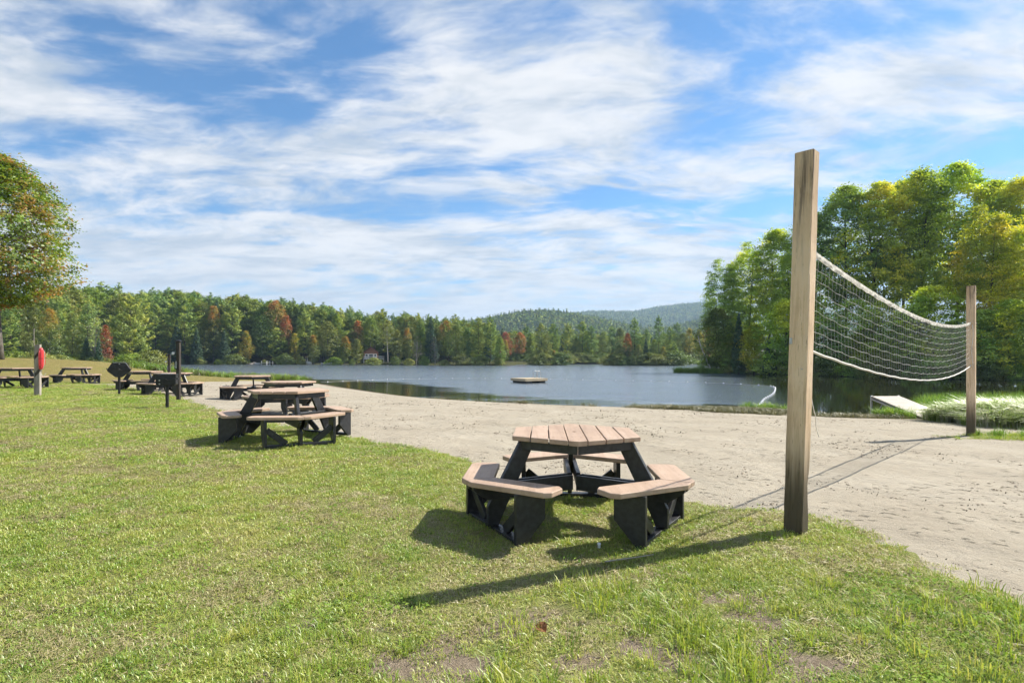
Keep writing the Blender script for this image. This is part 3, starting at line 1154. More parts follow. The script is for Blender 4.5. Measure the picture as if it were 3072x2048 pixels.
F_TURNR = G('leaves_turning_red', [(0, (0.086, 0.115, 0.030)), (.45, (0.138, 0.149, 0.034)), (.75, (0.310, 0.149, 0.040)), (1, (0.391, 0.115, 0.042))], .35, height=(4, 16), trans=.42)
F_MAPLE = G('leaves_near_maple', [(0, (0.097, 0.169, 0.018)), (.5, (0.160, 0.236, 0.026)), (.64, (0.216, 0.250, 0.030)), (.80, (0.296, 0.203, 0.045)), (1, (0.342, 0.175, 0.055))], .55, trans=.45, var=.45)
F_DEAD = G('twigs_dead', [(0, (.11, .085, .08)), (.5, (.16, .125, .115)), (1, (.22, .17, .15))], .4, trans=.1)
F_R1 = G('leaves_point_green', [(0, (0.218, 0.329, 0.031)), (.5, (0.376, 0.487, 0.043)), (1, (0.646, 0.628, 0.058))], .16, trans=.52)
F_R2 = G('leaves_point_yellow', [(0, (0.240, 0.311, 0.022)), (.5, (0.380, 0.415, 0.029)), (1, (0.582, 0.508, 0.036))], .16, trans=.55)
F_R3 = G('leaves_point_dark', [(0, (0.147, 0.237, 0.044)), (.5, (0.236, 0.352, 0.053)), (1, (0.400, 0.483, 0.068))], .16, trans=.42)

# kinds of tree: (trunk mesh, crown mesh, true height)
KIND = {}
for k, (hh, ww, bb, sd_, mat_, ft, sp) in enumerate([(25, 4.4, 4.5, 11, F_PINE, .35, .08), (25, 3.7, 7.0, 12, F_PINE2, .42, .14), (25, 5.0, 3.0, 13, F_PINE, .30, .05), (25, 3.3, 9.5, 14, F_PINE2, .50, .2)]):
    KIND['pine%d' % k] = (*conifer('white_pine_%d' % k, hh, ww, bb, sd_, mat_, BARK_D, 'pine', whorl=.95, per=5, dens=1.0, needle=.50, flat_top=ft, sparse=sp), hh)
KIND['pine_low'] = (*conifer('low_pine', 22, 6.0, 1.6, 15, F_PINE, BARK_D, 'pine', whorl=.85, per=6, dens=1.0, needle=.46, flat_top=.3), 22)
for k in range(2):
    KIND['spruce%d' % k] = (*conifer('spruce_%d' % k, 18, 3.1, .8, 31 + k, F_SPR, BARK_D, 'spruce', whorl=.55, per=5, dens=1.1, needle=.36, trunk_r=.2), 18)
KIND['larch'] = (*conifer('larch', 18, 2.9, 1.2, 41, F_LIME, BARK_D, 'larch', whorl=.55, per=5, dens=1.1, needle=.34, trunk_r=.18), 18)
for k in range(4):
    KIND['broad%d' % k] = (*broadleaf('broadleaf_%d' % k, 18, [4.4, 3.6, 5.0, 3.9][k], [2.0, 2.6, 3.0, 1.2][k], 50 + k, 380, 22, .20, F_GREEN, BARK, shape=[.85, .75, .95, .7][k], lumps=.32, spread=.50, forks=7), 18)
KIND['slim'] = (*broadleaf('slim_broadleaf', 16, 2.6, 1.4, 61, 280, 20, .18, F_GREEN, BARK, shape=.8, lumps=.3, spread=.42, forks=7, trunk_r=.15), 16)
KIND['birch'] = (*broadleaf('birch', 18, 3.6, 7.5, 63, 190, 22, .18, F_OLIVE, BIRCH, shape=.8, lumps=.35, spread=.5, forks=6, trunk_r=.21, stems=2), 18)
KIND['dead'] = (*broadleaf('dead_tree', 14, 2.6, 2.0, 64, 80, 10, .10, F_DEAD, DEADW, shape=.7, lumps=.4, spread=.5, forks=16, trunk_r=.15, twigs=True), 14)
KIND['shrub0'] = (*broadleaf('shrub_0', 3.0, 1.7, .1, 71, 190, 26, .085, F_OLIVE, BARK_D, shape=.7, lumps=.4, spread=.26, forks=5, trunk_r=.05), 3.0)
KIND['shrub1'] = (*broadleaf('shrub_1', 2.4, 1.9, .1, 72, 190, 26, .085, F_GREEN, BARK_D, shape=.6, lumps=.4, spread=.26, forks=5, trunk_r=.05), 2.4)
# tall trees of the near right shore: finer leaves
for k in range(5):
    KIND['tall%d' % k] = (*broadleaf('tall_broadleaf_%d' % k, 24, [4.6, 4.2, 5.2, 3.8, 4.8][k], [9.0, 7.0, 8.0, 10.5, 4.0][k], 80 + k, [540, 520, 640, 450, 680][k], 46, .162, F_R1, BARK_D, shape=[.72, .8, .75, .7, .85][k], lumps=.36, spread=.52, openness=.40, forks=9, trunk_r=.24, layer=.42), 24)
KIND['under'] = (*broadleaf('understory_tree', 11, 3.2, 1.2, 90, 330, 38, .14, F_R1, BARK_D, shape=.8, lumps=.4, spread=.44, openness=.3, forks=8, trunk_r=.12, layer=.40), 11)
KIND['spruce_near'] = (*conifer('near_spruce', 16, 2.9, .5, 92, F_SPR, BARK_D, 'spruce', whorl=.42, per=6, dens=1.5, needle=.28, trunk_r=.2), 16)

ORD = ['first', 'second', 'third', 'fourth', 'fifth', 'sixth', 'seventh', 'eighth', 'ninth', 'tenth', 'eleventh', 'twelfth', 'thirteenth', 'fourteenth', 'fifteenth', 'sixteenth', 'seventeenth', 'eighteenth', 'nineteenth', 'twentieth',
       'twenty-first', 'twenty-second', 'twenty-third', 'twenty-fourth', 'twenty-fifth', 'twenty-sixth', 'twenty-seventh', 'twenty-eighth', 'twenty-ninth', 'thirtieth', 'thirty-first', 'thirty-second', 'thirty-third', 'thirty-fourth', 'thirty-fifth', 'thirty-sixth']
TREES = []
_tr = random.Random(7)


def tree(kind, px, top, dep, zfn, mat=None, wide=None, name=None, desc='', where='', group='', cat='tree'):
    """plant one tree: px and top as measured in the photo, dep in metres"""
    tm, cm, h0 = KIND[kind]
    x = atd(px, dep)
    zb = float(zfn(np.array([x]), np.array([dep]))[0])
    zb = max(zb, WATER - .05)
    H = EYE + (1074 - top) / 1706 * dep - zb
    s = H / h0
    sw = s if wide is None else wide * s
    e = empty(name or ('pine_tree' if kind.startswith('pine') else 'spruce_tree' if kind.startswith('spruce') else 'larch_tree' if kind == 'larch' else 'birch_tree' if kind == 'birch' else 'dead_tree' if kind == 'dead' else 'shrub' if kind.startswith('shrub') else 'broadleaf_tree'), (x, dep, zb - .05), _tr.uniform(0, 6.28))
    e.scale = (sw, sw, s)
    t = link('trunk', tm, e)
    c = link('crown', cm, e)
    if mat is not None:
        c.material_slots[0].link = 'OBJECT'
        c.material_slots[0].material = mat
    TREES.append([e, px, desc, where, group, cat])
    return e


FARG, RG, ISG = 'trees along the far shore', 'tall trees on the right point', 'trees on the islands'
# --- far left shore, left to right: kind, px, top, dep, material, width factor, description
SKYLINE = [(20, 880), (60, 872), (118, 865), (165, 858), (212, 847), (238, 858), (265, 852), (303, 841), (330, 858), (358, 846), (392, 872), (425, 866), (460, 860), (503, 857), (540, 866), (585, 869), (632, 876), (662, 884), (712, 876), (740, 882), (785, 892), (815, 896), (845, 887), (880, 893), (912, 902), (940, 904), (970, 905), (998, 915), (1022, 920),
           (1050, 913), (1078, 927), (1102, 936), (1148, 922), (1180, 938), (1215, 929), (1255, 935), (1285, 938), (1310, 944), (1338, 946), (1366, 939), (1392, 950), (1418, 955)]
for k, (px, top) in enumerate(SKYLINE):
    f = px / 1450
    dep = (150 + 62 * min(1, px / 520)) if px < 520 else 212 - 22 * (px - 520) / 930
    tree('pine%d' % [0, 1, 3, 1, 0, 3, 1][k % 7], px, top + 1, dep + _tr.uniform(-4, 4), far_z, None, _tr.uniform(.85, 1.2), desc='tall white pine on the skyline of the far shore', group='skyline pines of the far shore')

FRONT = [
    ('pine0', 28, 900, 118, None, 1.1, 'dark white pine behind the maple trunk at left'),
    ('broad1', 100, 915, 112, F_OLIVE, .9, 'olive broadleaf tree under the left maple crown'),
    ('broad0', 150, 925, 108, F_TURN, .75, 'green tree turning yellow and orange behind the rescue post'),
    ('pine2', 178, 885, 128, None, 1.0, 'white pine behind the turning tree at left'),
    ('broad3', 218, 940, 112, F_OLIVE, .85, 'dull olive tree left of the grey dead tree'),
    ('pine1', 262, 905, 135, None, 1.1, 'blue-green pine right of the olive tree'),
    ('dead', 286, 945, 112, None, .9, 'bare grey dead tree among the left pines'),
    ('slim', 318, 975, 104, F_RED, .8, 'small red maple left of the broad pine'),
    ('spruce0', 297, 1012, 102, None, 1.0, 'young spruce left of the red maple'),
    ('spruce1', 258, 1008, 103, None, 1.2, 'small dark spruce left of the young spruce'),
    ('pine_low', 390, 880, 116, None, .95, 'broad low-branched white pine beside the lake at left'),
    ('pine0', 462, 905, 186, None, 1.2, 'dense pine right of the broad low pine'),
    ('slim', 505, 968, 190, F_OLIVE, 1.1, 'yellowish small tree behind the dark post'),
    ('pine2', 555, 890, 190, None, 1.1, 'big dark pine right of the yellowish small tree'),
    ('spruce0', 530, 960, 186, None, 1.2, 'dark spruce at the water behind the dark post'),
    ('slim', 612, 960, 188, F_OLIVE, 1.1, 'olive slim tree left of the orange-topped tree'),
    ('broad1', 642, 920, 190, F_TURN, .72, 'slim tree with an orange top and green skirt'),
    ('spruce1', 590, 985, 184, None, 1.2, 'low dark spruce at the water left of the yellow maple'),
    ('pine0', 700, 902, 192, None, 1.15, 'pine standing behind the yellow lakeside maple'),
    ('spruce0', 672, 990, 185, None, 1.3, 'dark spruce left of the yellow lakeside maple'),
    ('broad3', 738, 993, 184, F_YEL, .82, 'bright yellow maple at the water'),
    ('broad0', 790, 945, 196, F_DARK, .9, 'dark green broadleaf behind the yellow maple'),
    ('broad2', 828, 903, 200, F_TURN, .72, 'lime tree with yellow tips high in the far wood'),
    ('broad1', 858, 948, 194, F_TURNR, .85, 'red and orange maple in the far wood'),
    ('pine2', 830, 980, 186, None, 1.25, 'blue-green pine below the red and orange maple'),
    ('slim', 885, 1000, 184, F_YEL, 1.0, 'yellow-green slim tree right of the blue-green pine'),
    ('pine0', 912, 922, 190, None, 1.1, 'pine left of the small lakeside clearing'),
    ('slim', 940, 1005, 180, F_TURN, 1.2, 'small yellow-tipped tree by the white shore shelter'),
    ('broad0', 962, 928, 196, F_GREEN, .9, 'rounded green broadleaf above the clearing'),
    ('broad2', 985, 965, 188, F_OLIVE, .9, 'olive broadleaf above the grassy clearing'),
    ('broad3', 1012, 945, 192, F_GREEN, .9, 'fresh green broadleaf left of the red-topped maple'),
    ('broad1', 1036, 1010, 172, F_TURN, .95, 'orange-topped bushy tree left of the cabin'),
    ('slim', 1071, 1016, 170, F_OLIVE, 1.25, 'olive bushy tree touching the cabin'),
    ('slim', 1074, 962, 186, F_TURNR, 1.0, 'narrow maple with a red top above the cabin'),
    ('broad0', 1112, 953, 188, F_LIME, .95, 'light green round tree above the cabin roof'),
    ('birch', 1163, 962, 180, F_OLIVE, 1.0, 'white-stemmed birch right of the cabin'),
    ('broad3', 1192, 990, 178, F_OLIVE, .9, 'olive broadleaf right of the white birch'),
    ('broad1', 1222, 985, 180, F_TURN, .8, 'yellowish broadleaf left of the lime larch'),
    ('larch', 1262, 956, 178, None, 1.15, 'bright green pointed larch'),
    ('dead', 1250, 1005, 166, None, 1.0, 'purplish bare tree below the larch'),
    ('spruce1', 1292, 948, 178, None, 1.1, 'dark pointed spruce right of the larch'),
    ('broad2', 1338, 962, 176, F_TURN, .8, 'yellow-topped tree right of the pointed spruce'),
    ('broad0', 1368, 975, 166, F_DARK, .95, 'dark drooping tree at the water'),
    ('dead', 1305, 1010, 164, None, 1.0, 'greyish bare tree at the water below the spruce'),
    ('pine0', 1345, 960, 176, None, 1.1, 'pine behind the dark drooping tree'),
    ('pine2', 1436, 950, 166, None, 1.05, 'broad pine near the tip of the far point'),
    ('pine0', 1470, 946, 168, None, 1.0, 'tall pine at the tip of the far point'),
    ('broad3', 1500, 1010, 163, F_LIME, 1.0, 'lime green tree at the tip of the far point'),
    ('broad1', 1517, 1020, 166, F_TURN, .7, 'orange-edged tree at the tip of the far point'),
    ('broad0', 1516, 996, 206, F_RED, .95, 'deep red maple behind the far point'),
    ('broad2', 1560, 997, 204, F_ORG, .9, 'round orange maple left of the small island'),
    ('broad1', 1593, 1012, 206, F_GREEN, .9, 'green broadleaf right of the orange maple'),
    ('pine1', 1580, 975, 215, None, 1.2, 'pine behind the orange maple'),
    ('pine0', 1622, 966, 210, None, 1.2, 'pine standing behind the small island'),
    ('pine2', 1660, 968, 212, None, 1.1, 'broad pine behind the small island'),
    ('pine0', 1704, 966, 208, None, 1.1, 'pine between the two islands, left of a pair'),
    ('pine2', 1748, 962, 205, None, 1.1, 'left pine of the pair between the islands'),
    ('pine1', 1775, 975, 204, None, 1.3, 'right pine of the pair between the islands'),
    ('broad0', 1728, 1015, 203, F_OLIVE, .9, 'olive tree at the water between the islands'),
    ('broad3', 1768, 1030, 202, F_GREEN, .9, 'low green tree at the water between the islands'),
    ('broad2', 1810, 1005, 214, F_DARK, 1.0, 'dark broadleaf behind the left end of the long island'),
    ('pine1', 1835, 975, 222, None, 1.2, 'pine behind the left end of the long island'),
    ('broad1', 1860, 985, 224, F_OLIVE, 1.0, 'olive tree behind the red island maple'),
    ('pine0', 1940, 985, 226, None, 1.2, 'pine behind the middle of the long island'),
    ('broad0', 2048, 1000, 212, F_DARK, 1.0, 'dark tree behind the right end of the long island'),
    ('broad3', 2068, 985, 210, F_YEL, .8, 'yellow tree behind the right end of the long island'),
    ('broad1', 2098, 990, 204, F_YEL, .85, 'golden tree beside the leaning white trunk'),
    ('pine1', 2030, 965, 226, None, 1.2, 'pine behind the right end of the long island'),
    ('broad2', 2125, 985, 214, F_ORG, .8, 'orange tree behind the leaning white trunk'),
]
for kd, px, top, dep, mt, wd, ds in FRONT:
    tree(kd, px, top, dep, far_z, mt, wd, desc=ds, group=FARG)

zi1, zi2 = isl_z(ISL1), isl_z(ISL2)
for kd, px, top, dep, mt, wd, ds, zf in [
    ('pine_low', 1640, 1000, 172, F_OLIVE, .70, 'olive-tinged pine on the small island', zi1),
    ('broad0', 1622, 1042, 170, F_OLIVE, .9, 'low olive tree at the left of the small island', zi1),
    ('slim', 1662, 1050, 170, F_TURN, 1.1, 'low yellowish tree at the right of the small island', zi1),
    ('pine1', 1905, 950, 166, None, 1.05, 'tall pine standing left on the long island', zi2),
    ('pine3', 1975, 945, 167, None, .9, 'tall thin pine in the middle of the long island', zi2),
    ('pine0', 2008, 978, 165, None, .95, 'bushy pine on the right of the long island', zi2),
    ('broad1', 1882, 1000, 164, F_TURNR, .85, 'red-topped maple on the long island', zi2),
    ('broad0', 1858, 1035, 163, F_OLIVE, 1.0, 'low olive tree at the left end of the long island', zi2),
    ('spruce0', 1938, 1012, 163, None, 1.0, 'dark young spruce in the middle of the long island', zi2),
    ('slim', 1962, 1018, 163, F_LIME, 1.2, 'lime tree beside the dark spruce on the long island', zi2),
    ('slim', 1915, 1032, 162, F_OLIVE, 1.2, 'slim olive tree below the tall island pine', zi2),
    ('broad3', 1990, 1040, 162, F_YEL, 1.0, 'low yellowish tree at the right of the long island', zi2),
    ('slim', 2028, 1040, 164, F_GREEN, 1.2, 'low green tree at the right end of the long island', zi2),
    ('slim', 1835, 1058, 164, F_OLIVE, 1.6, 'low bush-like tree at the left tip of the long island', zi2),
]:
    tree(kd, px, top, dep, zf, mt, wd, desc=ds, group=ISG)

# --- right point
for kd, px, top, dep, mt, wd, ds in [
    ('tall4', 2168, 772, 84, F_R3, .95, 'leftmost tall tree of the right point'),
    ('tall4', 2246, 722, 82, F_R1, .95, 'tall green tree second from the left on the point'),
    ('tall0', 2330, 690, 80, F_R1, 1.0, 'tall tree directly left of the near volleyball post'),
    ('tall4', 2375, 740, 76, F_R1, .9, 'bushy tall tree behind the near volleyball post'),
    ('tall1', 2440, 640, 80, F_R3, 1.05, 'tall dark tree just right of the near volleyball post'),
    ('tall0', 2535, 562, 78, F_R3, 1.0, 'tall dark tree with a ragged top above the net'),
    ('tall2', 2640, 552, 75, F_R1, .95, 'tall light green tree above the middle of the net'),
    ('tall3', 2712, 545, 78, F_R3, 1.0, 'thin-crowned tall tree behind the light green one'),
    ('tall1', 2765, 510, 74, F_R1, .95, 'tall fresh green tree left of the highest crown'),
    ('tall2', 2872, 494, 74, F_R1, .95, 'highest tree of the right point'),
    ('tall4', 2965, 606, 62, F_R2, .90, 'yellow-green tree in front, behind the far volleyball post'),
    ('tall0', 2985, 545, 72, F_R1, 1.0, 'tall green tree right behind the yellow-green one'),
    ('tall1', 3060, 535, 68, F_R1, 1.0, 'tall tree at the right edge of the picture'),
    ('tall4', 3085, 640, 58, F_R2, .9, 'yellowish tree low at the right edge'),
    ('tall2', 3190, 540, 70, F_R1, 1.0, 'tall tree just beyond the right edge'),
    ('tall4', 3290, 600, 64, F_R3, 1.0, 'dark bushy tree beyond the right edge'),
    ('under', 2150, 925, 80, F_OLIVE, 1.0, 'low olive tree at the left foot of the point'),
    ('under', 2262, 975, 76, F_R2, .95, 'yellow-green small tree right of the dark spruce'),
    ('spruce_near', 2216, 938, 77, None, .85, 'dark pointed spruce at the foot of the point'),
    ('spruce_near', 2308, 1000, 74, None, 1.1, 'low dark spruce left of the near volleyball post'),
    ('under', 2180, 1010, 79, F_R3, 1.2, 'dark low bush-tree left of the pointed spruce'),
    ('under', 2360, 900, 73, F_R1, 1.2, 'understory tree behind the near volleyball post'),
    ('under', 2470, 950, 70, F_R3, 1.3, 'dark understory tree behind the net near its post'),
    ('under', 2560, 900, 70, F_R3, 1.2, 'understory tree behind the left part of the net'),
    ('under', 2650, 905, 66, F_R1, 1.25, 'lit understory tree behind the middle of the net'),
    ('under', 2590, 985, 67, F_R2, 1.1, 'yellowish bush behind the middle of the net'),
    ('under', 2735, 925, 63, F_R3, 1.25, 'understory tree behind the right part of the net'),
    ('under', 2800, 860, 62, F_R1, 1.15, 'green understory tree left of the far volleyball post'),
    ('under', 2860, 960, 59, F_R3, 1.2, 'dark understory tree at the far volleyball post'),
    ('under', 2950, 930, 57, F_R3, 1.2, 'dark understory tree right of the far volleyball post'),
    ('under', 3030, 900, 56, F_R1, 1.2, 'understory tree near the right edge'),
    ('under', 3110, 940, 54, F_R3, 1.2, 'understory tree cut by the right edge'),
]:
    tree(kd, px, top, dep, point_z, mt, wd, desc=ds, group=RG)

# shrubs along the far waterline
for k, px in enumerate(list(range(15, 470, 34)) + [545, 600, 655, 700, 790, 850, 900, 1010, 1050, 1120, 1190, 1230, 1280, 1330, 1390, 1440, 1490]):
    if px < 470:
        dep = 100 + _tr.uniform(-4, 8) - (8 if px < 150 else 0)
    else:
        dep = np.interp(px, [470, 900, 1200, 1500], [183, 178, 163, 160]) + _tr.uniform(0, 2)
    xx_ = atd(px, dep)
    top = 1074 - (max(float(far_z(np.array([xx_]), np.array([dep]))[0]), WATER) + _tr.uniform(1.6, 3.4) - EYE) * 1706 / dep
    tree('shrub%d' % (k % 2), px + _tr.uniform(-8, 8), top, dep, far_z, [F_OLIVE, F_GREEN, F_DARK, F_OLIVE, F_TURN][k % 5], _tr.uniform(.9, 1.3), desc='low waterside shrub under the far trees', group='shrubs along the far waterline', cat='shrub')
for k, (px, d_) in enumerate([(2125, 81), (2190, 78.5), (2250, 77.5), (2330, 74), (2420, 70), (2480, 67.5), (2560, 64.5), (2640, 62), (2720, 60), (2800, 58), (2880, 56.5), (2960, 55.5), (3040, 54.5)]):
    tree('shrub%d' % (k % 2), px, 1074 - (WATER + _tr.uniform(1.6, 3.0) - EYE) * 1706 / d_, d_, point_z, [F_R3, F_OLIVE, F_DARK][k % 3], _tr.uniform(1.0, 1.5), desc='low dark shrub overhanging the water at the right point', group='shrubs along the right point', cat='shrub')

for k, (px, d_, zf) in enumerate([(1530, 204, far_z), (1552, 203, far_z), (1575, 204, far_z), (1690, 199, far_z), (1712, 199.5, far_z), (1738, 200, far_z), (1762, 200.5, far_z), (1786, 201, far_z), (1806, 203, far_z), (1826, 205, far_z), (2045, 206, far_z), (2062, 203, far_z), (2080, 200, far_z), (2098, 198, far_z),
                                   (1606, 170, zi1), (1630, 168, zi1), (1655, 168.5, zi1), (1680, 170, zi1), (1694, 172, zi1), (1836, 165, zi2), (1852, 162, zi2), (1875, 161, zi2), (1898, 160.5, zi2), (1922, 160.5, zi2), (1948, 160.5, zi2), (1972, 160.5, zi2), (1996, 161, zi2), (2018, 162.5, zi2), (2034, 165, zi2)]):
    tree('shrub%d' % (k % 2), px, 1074 - (WATER + _tr.uniform(2.0, 4.2) - EYE) * 1706 / d_, d_, zf, [F_OLIVE, F_DARK, F_DARK, F_TURN, F_OLIVE][k % 5], _tr.uniform(1.1, 1.7), desc='low shrub on the shore of the small island' if zf is zi1 else 'low shrub on the shore of the long island' if zf is zi2 else 'low shrub on the far shore behind the islands', group='shrubs around the islands', cat='shrub')

# --- the single maple at the left
mt_, mc_ = broadleaf('near_maple', 17, 5.1, 4.6, 101, 1150, 46, .115, F_MAPLE, BARK, shape=.86, lumps=.40, trunk_r=.20, spread=.36, shell=.42, openness=.30, forks=14, layer=.55, twigs=True)
_mx = atd(-8, 41.5)
e = empty('maple_tree', (_mx, 41.5, gz(_mx, 41.5) - .05), 1.1)
link('trunk', mt_, e)
link('crown', mc_, e)
e.scale = (1, 1, (EYE + (1074 - 472) / 1706 * 41.5 - e.location.z) / 17)
tag(e, 'lone maple with green and rusty leaves on the dry grass rise at left', 'tree')

# labels: trees that share a description are told apart by their place along the row
from collections import defaultdict
_by = defaultdict(list)
for t in TREES:
    _by[t[2]].append(t)
for ds, ts in _by.items():
    ts.sort(key=lambda q: q[1])
    for k, t in enumerate(ts):
        lab = ds
        if len(ts) > 1:
            lab = ds + ', %s from the left' % (ORD[k] if k < len(ORD) else '%dth' % (k + 1))
        tag(t[0], lab, t[5], t[4])

# --- the wood behind the front rows: one mass
rng = np.random.RandomState(3)
_src = [KIND['pine0'], KIND['pine1'], KIND['pine3'], KIND['broad0'], KIND['spruce0'], KIND['broad2']]


def joined(name, tm, cm, mat=None):
    bm = bmesh.new()
    me = bpy.data.meshes.new(name)
    V1 = np.empty(len(cm.vertices) * 3, np.float32)
    cm.vertices.foreach_get('co', V1)
    V1 = V1.reshape(-1, 3)
    f1 = np.arange(len(V1)).reshape(-1, 4)
    ti = np.empty(len(cm.polygons), np.float32)
    cm.attributes['tint'].data.foreach_get('value', ti)
    bm.free()
    bpy.data.meshes.remove(me)
    me = np_mesh(name, V1, f1)
    add_attr(me, 'tint', ti, 'FACE')
    me.materials.append(mat or cm.materials[0])
    return me


wood_src = [joined('wood_src_%d' % k, s[0], s[1], m) for k, (s, m) in enumerate(zip(_src, [F_PINE, F_PINE2, F_PINE, F_GREEN, F_SPR, F_OLIVE]))]
wh = [25, 25, 25, 18, 18, 18]
pts, sc, ix = [], [], []
while len(pts) < 900:
    px = rng.uniform(-260, 2180)
    dep = rng.uniform(0, 1)
    front = np.interp(px, [-260, 0, 430, 520, 900, 1450, 1560, 1800, 2180], [120, 122, 150, 198, 200, 182, 214, 226, 222])
    d = front + dep * 70
    x = atd(px, d)
    if sd_poly(np.array([x]), np.array([d]), FAR_POLY)[0] < 8:
        continue
    z0 = float(far_z(np.array([x]), np.array([d]))[0])
    sky = np.interp(px, [p for p, _ in SKYLINE] + [1470, 1530, 1600, 1700, 1800, 1900, 2000, 2180], [t for _, t in SKYLINE] + [960, 985, 985, 975, 985, 990, 990, 990])
    H = EYE + (1074 - sky - rng.uniform(6, 34)) / 1706 * d - z0
    k = rng.choice([0, 0, 1, 1, 2, 3, 4, 5])
    if H < 4:
        continue
    H = min(H, 27)
    pts.append((x, d, z0 - .2))
    sc.append((H / wh[k] * rng.uniform(.9, 1.2),) * 2 + (H / wh[k],))
    ix.append(k)
gn_scatter('far_wood', pts, np.stack([np.zeros(len(pts)), np.zeros(len(pts)), rng.uniform(0, 6.28, len(pts))], -1), np.array(sc), ix, wood_src, 'dense mixed wood behind the front trees of the far shore', 'wood')

# --- forest cover on the hills
hill_src = []
for k, (m_, wd_, hh_) in enumerate([(F_DARK, 3.6, 10), (F_GREEN, 4.2, 10), (F_OLIVE, 4.0, 9), (F_PINE, 2.4, 13), (F_TURN, 3.6, 9)]):
    r2 = np.random.RandomState(200 + k)
    nC = 90
    a = r2.uniform(0, 6.28, nC)
    t = r2.uniform(0, 1, nC)
    pr = np.sin(np.pi * t ** .75) ** .6 if m_ is not F_PINE else (1 - t) ** .8
    rr = wd_ * pr * r2.uniform(.6, 1.05, nC)
    Cc = np.stack([rr * np.cos(a), rr * np.sin(a), 1 + t * (hh_ - 1)], -1)
    nn = Cc - np.array([0, 0, hh_ * .4]) + r2.normal(size=Cc.shape) * 1.2 + np.array([0, 0, 1.5])
    hill_src.append(cards_mesh('hill_src_%d' % k, leaf_cards(Cc, r2.uniform(.7, 1.3, nC), nn, r2, .8), r2.uniform(0, 1, nC), m_))


def hill_forest(name, H, n, pxa, pxb, ymin, s0, label, seed):
    X, Y, Z = H
    r3 = np.random.RandomState(seed)
    xs, ys = X[0], Y[:, 0]
    out = []
    while len(out) < n:
        m = 6000
        px = r3.uniform(pxa, pxb, m)
        y = r3.uniform(ymin, ys[-1] - (ys[-1] - ys[0]) * .25, m)
        x = (px - 1536) / 1706 * y
        fi = np.interp(x, xs, np.arange(len(xs)))
        fj = np.interp(y, ys, np.arange(len(ys)))
        i0, j0 = np.clip(fi.astype(int), 0, len(xs) - 2), np.clip(fj.astype(int), 0, len(ys) - 2)
        u, v = fi - i0, fj - j0
        z = Z[j0, i0] * (1 - u) * (1 - v) + Z[j0, i0 + 1] * u * (1 - v) + Z[j0 + 1, i0] * (1 - u) * v + Z[j0 + 1, i0 + 1] * u * v
        ok = (x > xs[0]) & (x < xs[-1]) & (z > 4)
        out += list(np.stack([x, y, z], -1)[ok])
    out = np.array(out[:n])
    k = r3.choice([0, 0, 0, 1, 1, 2, 3, 3, 4] if s0 < 1.5 else [0, 0, 0, 1, 1, 2, 3], n)
    gn_scatter(name, out, np.stack([np.zeros(n), np.zeros(n), r3.uniform(0, 6.28, n)], -1), s0 * r3.uniform(.75, 1.3, n), k, hill_src, label, 'forest')


hill_forest('hill_forest', HILL1, 9000, 1350, 2250, 600, 1.15, 'forest covering the nearer hill beyond the lake', 5)
hill_forest('mountain_forest', HILL2, 15000, 1480, 2250, 1250, 1.25, 'forest covering the far mountain ridge', 6)

# ------------------------------------------------------------------ materials for made things
def plank_mat(name, cols, rough=.6, spec=.35, axis=1, grain=14.0, bstr=.25, streak=.0, base_dark=None, top_dark=None):
    """board colour with grain along an object axis"""
    m, N, out = new_mat(name)
    tc = N.n('ShaderNodeTexCoord')
    oi = N.n('ShaderNodeObjectInfo')
    P = N.vmath('ADD', tc.outputs['Object'], N.vmath('SCALE', N.comb(1, 1, 1), scale=N.math('MULTIPLY', oi.outputs['Random'], 13.0)))
    st = [1.0, 1.0, 1.0]
    st[axis] = .07
    q = N.vmath('MULTIPLY', P, tuple(st))
    n = N.noise(q, grain, 6, .65, .6)
    n2 = N.noise(P, 2.2, 4, .6)
    f = N.math('ADD', N.math('MULTIPLY', n, .6), N.math('MULTIPLY', n2, .4))
    c = N.ramp(N.sstep(f, .3, .7), [(0, cols[0]), (.5, cols[1]), (1, cols[2])])
    if streak:
        fine = N.noise(q, grain * 2.6, 5, .7, .3)
        c = N.mix(N.math('MULTIPLY', N.sstep(fine, .585, .68), streak), c, tuple(v * .35 for v in cols[0]))
    x_, y_, z_ = N.sep(tc.outputs['Object'])
    if base_dark:
        zz = N.math('ADD', z_, N.math('MULTIPLY', N.math('SUBTRACT', n, .5), .35))
        c = N.mix(N.sstep(zz, base_dark[0], base_dark[1], base_dark[3], 0.0), c, base_dark[2])
    if top_dark:
        zz = N.math('ADD', z_, N.math('MULTIPLY', N.math('SUBTRACT', n, .5), 1.4))
        c = N.mix(N.math('MULTIPLY', N.sstep(zz, top_dark[0], top_dark[1], 0.0, 1.0), N.sstep(n, .38, .62, 0.1, .9)), c, top_dark[2])
    principled(N, out, c, rough, spec, 0, f, bstr, .01)
    return m


